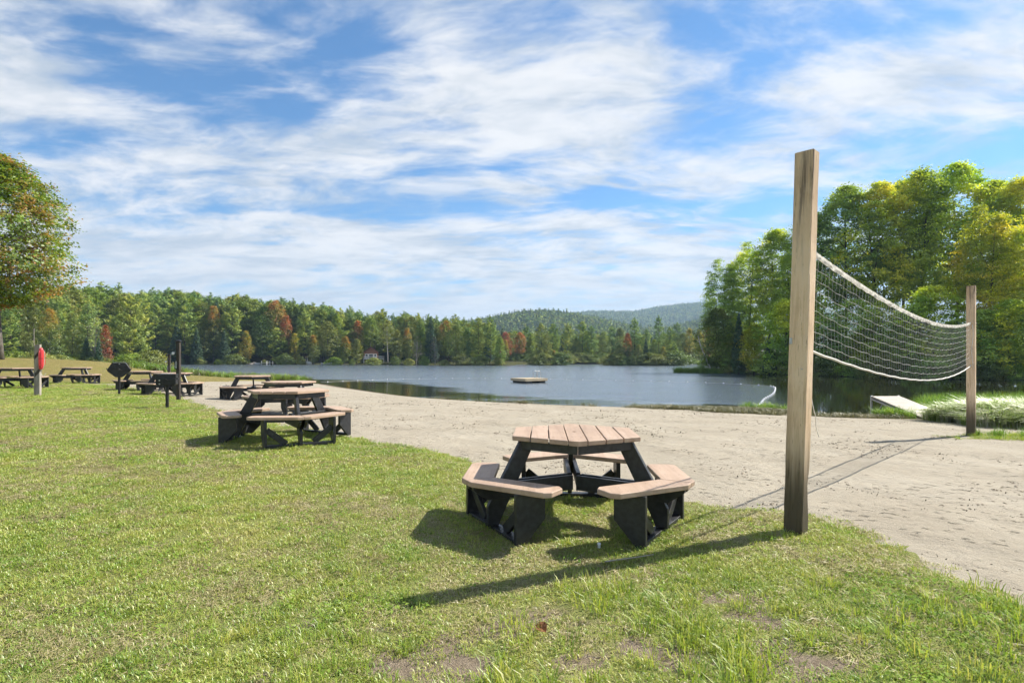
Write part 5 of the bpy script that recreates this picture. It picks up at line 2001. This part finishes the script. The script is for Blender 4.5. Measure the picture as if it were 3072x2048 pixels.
# ------------------------------------------------------------------ cabin on the far shore
cd = 186
cx = atd(1113, cd)
cz = float(far_z(np.array([cx]), np.array([cd]))[0])
cab = empty('cabin', (cx, cd, cz), R(14))
M_LOG = plank_mat('brown_siding', [(.12, .06, .04), (.17, .085, .055), (.21, .11, .075)], .8, .2, 0, 6.0, .3)
M_ROOF = simple_mat('brown_roof', (.085, .055, .045), .85, .2, 0, .25, 3)
M_GLASS = simple_mat('dark_glass', (.03, .035, .04), .1, .6, 0, .1, 3)
hw, zf_, ze, zr = 2.3, 1.4, 3.4, 5.1
bm = prism([(-hw, 0), (hw, 0), (hw, ze), (0, zr), (-hw, ze)], -3.0, 3.5, xf=lambda a, b, c: (a, c, b))
link('wall', bm_mesh('cabin_wall', bm), cab, M_LOG)
for sx in (-1, 1):
    a, b = Vector((sx * (hw + .5), 0, ze - .34)), Vector((-sx * .04, 0, zr + .08))
    bm = bmesh.new()
    mid = (a + b) / 2 + Vector((0, .2, 0))
    box(bm, mid, ((b - a).length, 7.4, .12), Matrix.Rotation(-math.atan2(b.z - a.z, b.x - a.x) if True else 0, 3, 'Y'))
    link('roof', bm_mesh('cabin_roof', bm), cab, M_ROOF)
for (wx_, ww_, hh_, zz_) in [(-1.35, .7, .95, 2.2), (0, 1.3, 1.35, 2.0), (1.35, .7, .95, 2.2)]:
    w_ = link('window', bm_mesh('window', box(bmesh.new(), (wx_, -3.02, zz_), (ww_ + .24, .06, hh_ + .24))), cab, M_WHITE)
    link('pane', bm_mesh('pane', box(bmesh.new(), (wx_, -3.04, zz_), (ww_, .06, hh_))), w_, M_GLASS)
dk = link('deck', bm_mesh('cabin_deck', box(bmesh.new(), (.9, -4.3, 1.2), (6.4, 2.5, .16))), cab, M_WHITE)
bm = bmesh.new()
box(bm, (.9, -5.5, 2.02), (6.4, .08, .09))
box(bm, (.9, -5.5, 1.45), (6.4, .05, .06))
link('rail', bm_mesh('rail', bm), dk, M_WHITE)
for q in range(30):
    link('baluster', bm_mesh('baluster', box(bmesh.new(), (-2.25 + q * 6.3 / 29, -5.5, 1.7), (.06, .05, .6))), dk, M_WHITE)
for xx in (-2.2, .0, 2.0, 4.0):
    link('deck_post', bm_mesh('deck_post', box(bmesh.new(), (xx, -5.4, .5), (.16, .16, 1.3))), dk, M_WHITE)
link('chimney', bm_mesh('chimney', box(bmesh.new(), (1.2, 1.5, 4.9), (.6, .6, 1.6))), cab, M_ROOF)
tag(cab, 'brown cabin with white deck railing among the trees on the far shore', 'cabin')

# white shelter and boats on the far shore
sx_ = atd(929, 182)
sz_ = max(float(far_z(np.array([sx_]), np.array([182]))[0]), WATER + .2)
sh = empty('shore_shelter', (sx_, 182, sz_))
for a in (-.9, .9):
    for b_ in (-.7, .7):
        link('shelter_post', bm_mesh('shelter_post', box(bmesh.new(), (a, b_, 1.1), (.09, .09, 2.2))), sh, M_WHITE)
bm = bmesh.new()
bmesh.ops.create_cone(bm, cap_ends=True, segments=4, radius1=1.65, radius2=.1, depth=.6, matrix=Matrix.Translation((0, 0, 2.5)) @ Matrix.Rotation(R(45), 4, 'Z'))
link('canopy', bm_mesh('canopy', bm), sh, M_ROOF)
link('skirt', bm_mesh('skirt', box(bmesh.new(), (0, -.75, .45), (1.8, .05, .85))), sh, M_WHITE)
tag(sh, 'small white waterside shelter left of the clearing on the far shore', 'shelter')


def rowboat(px, dep, L, rz, label, z=None):
    x = atd(px, dep)
    zz = max(float(far_z(np.array([x]), np.array([dep]))[0]), WATER) + .02
    g = empty('rowboat', (x, dep, zz), rz)
    V, F = [], []
    st = np.linspace(-1, 1, 13)
    for s_ in st:
        w = .55 * (1 - abs(s_) ** 2.6) + .02
        sheer = .5 + .18 * s_ * s_
        for (a, b_) in [(-1, sheer), (-.8, .18), (0, .0), (.8, .18), (1, sheer)]:
            V.append((s_ * L / 2, a * w, b_))
    for k in range(12):
        for q in range(4):
            F.append([k * 5 + q, k * 5 + q + 1, (k + 1) * 5 + q + 1, (k + 1) * 5 + q])
    link('hull', np_mesh('hull', V, np.array(F), True), g, M_WHITE)
    for s_ in (-.4, .3):
        link('thwart', bm_mesh('thwart', box(bmesh.new(), (s_ * L / 2, 0, .38), (.25, .9, .04))), g, M_RAFT)
    tag(g, label, 'boat', 'boats on the far shore')


rowboat(980, 181.5, 3.6, R(5), 'white rowboat pulled up at the grassy clearing')
rowboat(695, 182.0, 3.2, R(-12), 'pale rowboat on the bank left of the yellow maple')
rowboat(782, 182.5, 3.4, R(20), 'pale rowboat lying right of the yellow maple')
# little jetty there
jx = atd(800, 180)
jt = empty('jetty', (jx, 180.5, WATER), R(-8))
for k in range(12):
    link('plank', bm_mesh('jetty_plank', box(bmesh.new(), (-.9 + k * .16, 0, .55), (.15, 3.6, .05))), jt, M_WHITE)
for a in (-.9, .85):
    for b_ in (-1.7, 0, 1.7):
        link('pile', bm_mesh('pile', box(bmesh.new(), (a, b_, .45), (.12, .12, 1.5))), jt, M_WHITE)
tag(jt, 'small white jetty at the far shore right of the yellow maple', 'jetty')
# boulders of the far bank by the jetty
rgb = np.random.RandomState(77)
M_ROCK = simple_mat('grey_rock', (.30, .285, .26), .9, .2, 0, .25, 3, .5)
for k in range(9):
    bm = bmesh.new()
    bmesh.ops.create_icosphere(bm, subdivisions=2, radius=1)
    for v in bm.verts:
        v.co *= 1 + .35 * (mnoise.noise(v.co * 1.3 + Vector((k * 7.1, 0, 0))))
    px_ = 745 + k * 7 + rgb.uniform(-3, 3)
    dd = 185 + rgb.uniform(0, 3)
    xx = atd(px_, dd)
    o = link('boulder', bm_mesh('boulder', bm, smooth=True), None, M_ROCK)
    o.location = (xx, dd, float(far_z(np.array([xx]), np.array([dd]))[0]) + .1)
    o.scale = (rgb.uniform(.5, 1.0), rgb.uniform(.5, .9), rgb.uniform(.35, .7))
    tag(o, 'grey boulder on the bank behind the jetty, %s from the left' % ORD[k], 'boulder', 'boulders by the far jetty')

# leaning white trunk at the left foot of the right point
lt = empty('leaning_trunk', (atd(2140, 79.5), 79.5, WATER), 0)
pts = [(0, 0, -.3), (-1.0, .2, 2.1), (-1.7, .1, 3.7), (-2.15, .0, 5.2)]
link('trunk', tube_mesh('leaning_birch', [(smooth_line(pts, 4), np.linspace(.13, .05, 13))], 7), lt, BIRCH)
paths = []
for k, (a, b_) in enumerate([((-1.0, .2, 2.1), (-1.9, .3, 2.6)), ((-1.5, .1, 3.3), (-1.1, .0, 4.3)), ((-1.85, .1, 4.2), (-2.6, .1, 4.7)), ((-.3, 0, .6), (-1.9, .2, 1.1))]):
    paths.append((bez(a, (np.array(a) + np.array(b_)) / 2 + np.array([0, 0, .2]), b_, 5), np.linspace(.035, .01, 5)))
link('branch', tube_mesh('leaning_branch', paths, 5), lt, BIRCH)
tag(lt, 'bare white trunk leaning out over the water at the right point', 'tree')

# ------------------------------------------------------------------ small things on the grass
x, y = at(1625, 1917)
dlf = empty('dead_leaf', (x, y, sz(x, y) + .02), .6)
bm = bmesh.new()
out_ = [(0, -.05), (.03, -.02), (.042, .02), (.02, .045), (0, .07), (-.02, .04), (-.035, .02), (-.03, -.02)]
cv = bm.verts.new((0, 0, .004))
vs = [bm.verts.new((a * .75, b_ * .75, .012 * math.sin(3 * a * 20) + .45 * abs(a))) for a, b_ in out_]
for k in range(8):
    bm.faces.new((cv, vs[k], vs[(k + 1) % 8]))
bmesh.ops.solidify(bm, geom=bm.faces[:], thickness=.0012)
link('blade', bm_mesh('leaf_blade', bm), dlf, simple_mat('dry_leaf', (.36, .17, .08), .7, .2, 0, .3, 30))
link('stalk', tube_mesh('leaf_stalk', [([(0, -.05, .004), (.006, -.075, .008), (.004, -.10, .004)], .0016)], 5), dlf, M_DARKPOST)
tag(dlf, 'curled brown dead leaf on the bare patch in front', 'leaf')
x, y = at(1797, 1655)
mk_ = empty('ground_marker', (x, y, sz(x, y)), .3)
bm = bmesh.new()
cyl(bm, (0, 0, -.05), (0, 0, .045), .018, seg=12)
link('stub', bm_mesh('stub', bm), mk_, M_WHITE)
bm = bmesh.new()
cyl(bm, (0, 0, .045), (0, 0, .057), .024, .020, seg=12)
link('cap', bm_mesh('marker_cap', bm), mk_, M_WHITE)
mk_.scale = (.6, .6, .6)
tag(mk_, 'short white plastic stub in the grass between the table legs', 'marker')
p0, p1 = at(1815, 1712), at(1960, 1688)
pts = [(p0[0] + (p1[0] - p0[0]) * t, p0[1] + (p1[1] - p0[1]) * t + .012 * math.sin(5 * t), sz(p0[0] + (p1[0] - p0[0]) * t, p0[1] + (p1[1] - p0[1]) * t) + .03) for t in np.linspace(0, 1, 8)]
o = link('twig', tube_mesh('twig', [(np.array(pts), np.linspace(.006, .003, 8))], 5), None, M_OLDPOST)
tag(o, 'thin pale stick lying in the shade beside the nearest table', 'stick')

# ------------------------------------------------------------------ grass
def blade_mat(name, stops, scale=.9, trans=.42, root=(.5, 1.0), spec=.06, rough=.45):
    m, N, out = new_mat(name)
    ge = N.n('ShaderNodeNewGeometry')
    oi = N.n('ShaderNodeObjectInfo')
    P = ge.outputs['Position']
    n1 = N.noise(P, scale, 4, .6)
    n2 = N.noise(P, scale * 6, 3, .6)
    t = N.attr('tint')
    f = N.math('ADD', N.math('ADD', N.math('MULTIPLY', n1, .75), N.math('MULTIPLY', n2, .35)), N.math('ADD', N.math('MULTIPLY', t, .30), N.math('MULTIPLY', oi.outputs['Random'], .14)))
    c = N.ramp(N.sstep(f, .52, 1.02), stops)
    di = N.n('ShaderNodeBsdfDiffuse')
    N.link(c, di.inputs[0])
    nn = N.vmath('NORMALIZE', N.vmath('ADD', N.vmath('SCALE', ge.outputs['Normal'], scale=.55), (0.0, 0.0, .75)))
    N.link(nn, di.inputs['Normal'])
    tr = N.n('ShaderNodeBsdfTranslucent')
    N.link(N.mix(.4, c, (1, .95, .4, 1), 'MULTIPLY'), tr.inputs[0])
    m1 = N.n('ShaderNodeMixShader')
    m1.inputs[0].default_value = trans
    N.link(di.outputs[0], m1.inputs[1])
    N.link(tr.outputs[0], m1.inputs[2])
    gl = N.n('ShaderNodeBsdfGlossy')
    gl.inputs['Roughness'].default_value = rough
    m2 = N.n('ShaderNodeMixShader')
    m2.inputs[0].default_value = spec
    N.link(m1.outputs[0], m2.inputs[1])
    N.link(gl.outputs[0], m2.inputs[2])
    N.link(m2.outputs[0], out.inputs[0])
    return m


M_GRASS = blade_mat('lawn_blades', [(0, (.18, .31, .034)), (.3, (.30, .42, .048)), (.6, (.44, .49, .085)), (1, (.56, .52, .17))], .55)
M_TUFT = blade_mat('tuft_blades', [(0, (.18, .30, .028)), (.4, (.30, .42, .042)), (.75, (.43, .50, .070)), (1, (.52, .50, .12))], .8, .5)
M_STRAW = blade_mat('dry_blades', [(0, (.26, .23, .09)), (.5, (.38, .33, .15)), (1, (.50, .43, .24))], 1.2, .25)
M_WEED = blade_mat('weed_leaves', [(0, (.15, .27, .035)), (.5, (.25, .38, .055)), (1, (.34, .44, .08))], 1.0, .4, spec=.015, rough=.7)
M_REED = blade_mat('reed_blades', [(0, (.11, .22, .03)), (.5, (.20, .36, .045)), (1, (.34, .46, .07))], .8, .45)
M_RIB = blade_mat('ribbon_grass_blades', [(0, (.22, .36, .05)), (.3, (.36, .50, .10)), (.62, (.56, .64, .30)), (.82, (.80, .82, .66)), (1, (.88, .88, .80))], 1.6, .38, spec=.10, rough=.35)
M_DRYSH = blade_mat('shore_blades', [(0, (.09, .095, .036)), (.5, (.15, .15, .062)), (1, (.24, .215, .105))], 1.0, .3)


def blades(name, n, r, h, lean, w, mat, seed, curve=.5, upright=False):
    rg = np.random.RandomState(seed)
    a = rg.uniform(0, 6.283, n)
    rr = r * np.sqrt(rg.uniform(0, 1, n))
    root = np.stack([rr * np.cos(a), rr * np.sin(a), np.full(n, -.006)], -1)
    hh = rg.uniform(h[0], h[1], n)
    ld = a + rg.normal(size=n) * (.7 if upright else 1.6)
    la = rg.uniform(lean[0], lean[1], n)
    d = np.stack([np.cos(ld), np.sin(ld), np.zeros(n)], -1)
    side = np.stack([-np.sin(ld), np.cos(ld), np.zeros(n)], -1)
    tw = rg.uniform(-.6, .6, n)[:, None]
    side = side * np.cos(tw) + np.array([0, 0, 1.0]) * np.sin(tw) * .4
    up = np.array([0, 0, 1.0])
    mid = root + (up * .55 + d * (la * (1 - curve) * .5)[:, None]) * hh[:, None]
    tipz = np.clip(1.0 - la * curve * .45, .12, 1)
    tip = root + (up * tipz[:, None] + d * la[:, None]) * hh[:, None]
    ww = (w * rg.uniform(.7, 1.3, n))[:, None]
    V = np.stack([root - side * ww * .7, root + side * ww * .7, mid + side * ww, mid - side * ww, tip], 1)
    i = np.arange(n)[:, None] * 5
    q = i + np.array([0, 1, 2, 3])
    t = i + np.array([3, 2, 4])
    me = np_mesh(name, V.reshape(-1, 3), [q, t])
    tint = rg.uniform(0, 1, n)
    add_attr(me, 'tint', np.concatenate([tint, tint]), 'FACE')
    me.materials.append(mat)
    return me


def leaves_low(name, n, r, s, mat, seed, z=(.005, .035)):
    rg = np.random.RandomState(seed)
    a = rg.uniform(0, 6.283, n)
    rr = r * np.sqrt(rg.uniform(.05, 1, n))
    C = np.stack([rr * np.cos(a), rr * np.sin(a), rg.uniform(z[0], z[1], n)], -1)
    nr = np.stack([np.cos(a) * .3, np.sin(a) * .3, np.ones(n)], -1) + rg.normal(size=(n, 3)) * .3
    al = np.stack([np.cos(a), np.sin(a), np.zeros(n)], -1)
    return cards_mesh(name, leaf_cards(C, s * rg.uniform(.7, 1.3, n), nr, rg, .5, al), rg.uniform(0, 1, n), mat)


G_SRC = [blades('mown_%d' % k, 52, .075, (.012, .030), (.3, 1.4), .0019, M_GRASS, 300 + k) for k in range(4)]
G_SRC += [blades('thatch_%d' % k, 30, .08, (.015, .035), (1.2, 2.6), .0016, M_STRAW, 320 + k, .9) for k in range(2)]
G_SRC += [blades('tuft_%d' % k, 26, .045, (.03, .082), (.15, 1.0), .0018, M_TUFT, 330 + k, .55, True) for k in range(3)]
G_SRC += [leaves_low('weed_%d' % k, 16, .06, .010, M_WEED, 340 + k) for k in range(2)]

rng = np.random.RandomState(12)
PT, SC, IX = [], [], []


def scatter_lawn(y0, y1, dens, scale, margin=1.0):
    m = int((y1 - y0) * (1.96 * y1 + 2 * margin) * dens)
    y = rng.uniform(y0, y1, m)
    x = rng.uniform(-1, 1, m) * (.98 * y1 + margin)
    k = np.abs(x) < .98 * y + margin
    x, y = x[k], y[k]
    sd = lawn_sd(x, y)
    edge = np.clip((sd + .12) / .30, 0, 1)
    k = rng.uniform(0, 1, len(x)) < edge
    x, y, sd = x[k], y[k], sd[k]
    b = bare_f(x, y)
    straw = fbm(x, y, .8, 4, 61) * .6 + fbm(x, y, 3.0, 3, 62) * .4
    u = rng.uniform(0, 1, len(x))
    fg = np.clip((3.75 - y) / .5, 0, 1) * np.clip((x + 1.6) / 1.2, 0, 1)
    keep = u > b * .82
    x, y, sd, b, straw, fg = x[keep], y[keep], sd[keep], b[keep], straw[keep], fg[keep]
    n = len(x)
    idx = rng.randint(0, 4, n)
    u = rng.uniform(0, 1, n)
    idx = np.where(u < np.clip((straw - .42) * 3.4, .08, .75), rng.randint(4, 6, n), idx)
    u = rng.uniform(0, 1, n)
    tuftn = fbm(x, y, 2.2, 3, 71)
    ptuft = .02 + fg * np.clip((tuftn - .44) * 2.6, .04, .5)
    # unmown rims: round the near post, the table feet and the sand edge
    for (cx, cy, r_) in [(2.27, 4.5, .28), (-.2, 4.25, .3), (1.15, 4.2, .3), (1.2, 3.75, .35)]:
        ptuft = ptuft + .35 * np.clip(1 - np.hypot(x - cx, y - cy) / r_, 0, 1)
    ptuft = ptuft + .10 * np.clip(1 - np.abs(sd) / .25, 0, 1)
    idx = np.where(u < ptuft, rng.randint(6, 9, n), idx)
    wn = fbm(x, y, 1.3, 3, 81) + .22 * np.clip((x - 1.4) / 1.2, 0, 1) * np.clip((4.2 - y), 0, 1)
    idx = np.where(rng.uniform(0, 1, n) < np.clip((wn - .55) * 1.2, .01, .4), rng.randint(9, 11, n), idx)
    s = scale * rng.uniform(.75, 1.3, n) * np.where((idx >= 6) & (idx < 9), np.clip(.65 + .55 * fg + .1, .55, 1.25), 1.0)
    z = surf_z(x, y)
    PT.append(np.stack([x, y, z], -1))
    SC.append(s)
    IX.append(idx)


scatter_lawn(1.7, 4.2, 380, 1.0, 1.3)
scatter_lawn(4.2, 6.5, 300, 1.08, 1.2)
scatter_lawn(6.5, 10, 170, 1.3, 1.2)
scatter_lawn(10, 16, 80, 1.65, 1.2)
scatter_lawn(16, 26, 34, 2.2, 1.5)
# a thin patch of turf at the foot of the far volleyball post
n = 520
a = rng.uniform(0, 6.28, n)
r_ = np.sqrt(rng.uniform(0, 1, n))
x, y = 9.9 + 1.7 * r_ * np.cos(a), 11.15 + .62 * r_ * np.sin(a) + .12 * r_ * np.cos(a)
k = (fbm(x, y, 1.6, 3, 15) > .40) & (rng.uniform(0, 1, n) < 1.15 - r_)
x, y = x[k], y[k]
PT.append(np.stack([x, y, surf_z(x, y)], -1))
SC.append(rng.uniform(1.0, 1.8, len(x)))
IX.append(rng.choice([0, 1, 2, 3, 4, 6, 7, 8], len(x)))
PT, SC, IX = np.concatenate(PT), np.concatenate(SC), np.concatenate(IX)
nP = len(PT)
rots = np.stack([rng.normal(size=nP) * .08, rng.normal(size=nP) * .08, rng.uniform(0, 6.28, nP)], -1)
gn_scatter('lawn_grass', PT, rots, SC, IX, G_SRC, 'short mown grass blades with yellowed patches and tufts', 'grass')
print('lawn clumps', nP)

# --- shore grass, sparse and dry, and sedge clumps
SH_SRC = [blades('shore_%d' % k, 22, .13, (.04, .14), (.5, 1.7), .0042, M_DRYSH, 400 + k, .7, True) for k in range(3)]
SH_SRC += [blades('sedge_%d' % k, 40, .12, (.16, .40), (.2, .9), .0065, M_REED, 410 + k, .6, True) for k in range(2)]
shore_line = smooth_line(SHORE, 10)
pt, sc, ix = [], [], []
m = 60000
x = rng.uniform(-6, 24, m)
y = rng.uniform(10, 29, m)
zg = ground_z(x, y)
ys = np.interp(x, shore_line[:, 0], shore_line[:, 1])
back = ys - y
pn = fbm(x, y, .55, 4, 91)
pr = 2.2 * np.clip((pn - .46) * 4.5, 0, 1) * np.clip((back - .2) / 1.2, 0, 1) * np.clip(1 - back / np.interp(x, [-6, 3, 6, 9, 14, 24], [.8, 2.0, 4.2, 6.5, 7.0, 8.0]), 0, 1) ** .6 * np.interp(x, [-6, 1, 6, 12], [.05, .35, .85, 1])
k = (rng.uniform(0, 1, m) < pr)
x, y = x[k], y[k]
pt.append(np.stack([x, y, surf_z(x, y)], -1))
sc.append(rng.uniform(.7, 1.6, len(x)) * 1.25)
ix.append(rng.randint(0, 3, len(x)))
# sedge clump at the swim line's end and by the ramp leg
for (cx, cy, rx_, ry_, n) in [(10.1, 23.4, .75, .35, 20), (11.0, 22.4, .5, .3, 6), (11.55, 17.2, .22, .8, 46), (9.6, 11.3, .6, .35, 12)]:
    a = rng.uniform(0, 6.28, n)
    r_ = np.sqrt(rng.uniform(0, 1, n))
    x, y = cx + rx_ * r_ * np.cos(a), cy + ry_ * r_ * np.sin(a)
    pt.append(np.stack([x, y, np.maximum(surf_z(x, y), WATER - .1)], -1))
    sc.append(rng.uniform(.7, 1.3, n) * (1.0 if cy > 12 else .5))
    ix.append(rng.randint(3, 5, n))
pt, sc, ix = np.concatenate(pt), np.concatenate(sc), np.concatenate(ix)
gn_scatter('shore_grass', pt, np.stack([np.zeros(len(pt)), np.zeros(len(pt)), rng.uniform(0, 6.28, len(pt))], -1), sc, ix, SH_SRC, 'sparse dry grass and sedge along the water edge', 'grass')

# --- green reeds and pale ribbon grass at the right
RB_SRC = [blades('ribbon_%d' % k, 60, .22, (.36, .78), (.5, 1.6), .012, M_RIB, 420 + k, .75, True) for k in range(3)]
RE_SRC = [blades('reed_%d' % k, 40, .20, (.45, .85), (.05, .45), .007, M_REED, 430 + k, .4, True) for k in range(3)]
RIB_POLY = [(11.4, 15.9), (11.0, 14.5), (11.1, 13.3), (12.2, 12.3), (16, 11.8), (20, 11.6), (27, 12), (28, 17), (20, 18.8), (15.5, 18.6), (13.5, 18.0), (13.0, 16.6), (12.6, 15.8)]
REED_POLY = [(13.1, 17.6), (15, 18.2), (20, 18.4), (30, 17.0), (32, 20), (22, 22.0), (15.5, 21.2), (13.4, 19.6)]


def fill(poly, dens, fall):
    P_ = np.array(poly)
    lo, hi = P_.min(0), P_.max(0)
    m = int((hi - lo).prod() * dens)
    x, y = rng.uniform(lo[0], hi[0], m), rng.uniform(lo[1], hi[1], m)
    sd = sd_poly(x, y, poly) + (fbm(x, y, 1.4, 3, 55) - .5) * 1.0
    k = rng.uniform(0, 1, m) < np.clip(sd / fall, 0, 1)
    return x[k], y[k], sd[k]


x, y, sd = fill(RIB_POLY, 40, .2)
gn_scatter('ribbon_grass', np.stack([x, y, np.maximum(surf_z(x, y), WATER)], -1), np.stack([np.zeros(len(x)), np.zeros(len(x)), rng.uniform(0, 6.28, len(x))], -1), rng.uniform(.7, 1.25, len(x)) * np.clip(.45 + sd * .6, .45, 1.0), rng.randint(0, 3, len(x)), RB_SRC, 'white-striped ribbon grass growing thick behind the far volleyball post', 'grass')
x, y, sd = fill(REED_POLY, 30, .3)
gn_scatter('reed_bed', np.stack([x, y, np.maximum(ground_z(x, y), WATER - .05)], -1), np.stack([np.zeros(len(x)), np.zeros(len(x)), rng.uniform(0, 6.28, len(x))], -1), rng.uniform(.75, 1.2, len(x)), rng.randint(0, 3, len(x)), RE_SRC, 'bright green reeds standing along the water behind the dock ramp', 'reeds')
# reeds at the foot of the wooded point and weeds on the left bank
x = rng.uniform(23.5, 29, 160)
y = 82.2 - (x - 24) * .75 + rng.normal(size=160) * .5
gn_scatter('point_reeds', np.stack([x, y, np.full(160, WATER - .05)], -1), np.stack([np.zeros(160), np.zeros(160), rng.uniform(0, 6.28, 160)], -1), rng.uniform(.8, 1.5, 160), rng.randint(0, 3, 160), RE_SRC, 'thin reeds in the water at the tip of the right point', 'reeds')
m = 700
t = rng.uniform(0, 1, m)
bx = np.interp(t, [0, .35, .7, 1], [-31, -27, -21.5, -16.5])
by = np.interp(t, [0, .35, .7, 1], [47.5, 47.5, 47.6, 45.6]) + rng.normal(size=m) * .8
WD_SRC = [blades('bank_%d' % k, 30, .25, (.25, .75), (.2, .9), .012, mt, 440 + k, .5, True) for k, mt in enumerate([M_REED, M_DRYSH, M_WEED])]
gn_scatter('bank_weeds', np.stack([bx, by, np.maximum(ground_z(bx, by), WATER - .05)], -1), np.stack([np.zeros(m), np.zeros(m), rng.uniform(0, 6.28, m)], -1), rng.uniform(.6, 1.3, m), rng.choice([0, 0, 1, 1, 2], m), WD_SRC, 'rough weeds along the left bank of the lake', 'weeds')

# --- litter and small stones scattered on the sand
LT_SRC = []
M_LIT = simple_mat('dark_litter', (.10, .075, .05), .9, .1, 0, .5, 20)
M_PEB = simple_mat('sand_clod', (.34, .28, .21), .95, .1, 0, .3, 20)
for k in range(3):
    rg = np.random.RandomState(500 + k)
    n = 3 + k
    C = rg.normal(size=(n, 3)) * np.array([.035, .035, .002]) + np.array([0, 0, .006])
    LT_SRC.append(cards_mesh('litter_%d' % k, leaf_cards(C, rg.uniform(.008, .022, n), np.array([0, 0, 1.]) + rg.normal(size=(n, 3)) * .35, rg, .3), rg.uniform(0, 1, n), M_LIT))
for k in range(2):
    bm = bmesh.new()
    bmesh.ops.create_icosphere(bm, subdivisions=1, radius=.016)
    for v in bm.verts:
        v.co *= 1 + .4 * mnoise.noise(v.co * 60 + Vector((k * 3, 0, 0)))
        v.co.z *= .6
    me = bm_mesh('clod_%d' % k, bm, smooth=True)
    me.materials.append(M_PEB)
    LT_SRC.append(me)
pt = []
for (y0, y1, n) in [(3, 7, 3600), (7, 12, 4200), (12, 20, 4200), (20, 30, 2600)]:
    y = rng.uniform(y0, y1, n)
    x = rng.uniform(-1.0, 1.0, n) * (.98 * y + 1)
    pt.append(np.stack([x, y], -1))
pt = np.concatenate(pt)
x, y = pt[:, 0], pt[:, 1]
zg = ground_z(x, y)
k = (lawn_sd(x, y) < -.05) & (zg > WATER + .08) & (fbm(x, y, 1.1, 4, 44) + rng.uniform(-.10, .10, len(x)) > .585)
x, y = x[k], y[k]
sc = rng.uniform(.4, 1.3, len(x)) * np.interp(y, [3, 8, 25], [.7, 1.1, 1.8])
gn_scatter('beach_litter', np.stack([x, y, surf_z(x, y)], -1), np.stack([np.zeros(len(x)), np.zeros(len(x)), rng.uniform(0, 6.28, len(x))], -1), sc, rng.choice([0, 1, 2, 3, 4, 3], len(x)), LT_SRC, 'dark bits of litter and sand clods strewn over the beach', 'litter')

# ------------------------------------------------------------------ haze
bm = bmesh.new()
X0, X1, Y0, Y1, Z0, Z1 = -2600, 5200, -400, 3700, -16, 270
box(bm, ((X0 + X1) / 2, (Y0 + Y1) / 2, (Z0 + Z1) / 2), (X1 - X0, Y1 - Y0, Z1 - Z0))
me = bm_mesh('haze', bm)
mh = bpy.data.materials.new('haze')
mh.use_nodes = True
mh.node_tree.nodes.clear()
NH = NT(mh.node_tree)
oh = NH.n('ShaderNodeOutputMaterial')
pv = NH.n('ShaderNodeVolumePrincipled')
pv.inputs['Color'].default_value = (.52, .73, 1.0, 1)
pv.inputs['Density'].default_value = .00020
pv.inputs['Anisotropy'].default_value = .2
NH.link(pv.outputs[0], oh.inputs['Volume'])
me.materials.append(mh)
tag(link('haze', me), 'thin blue haze in the air', kind='stuff')
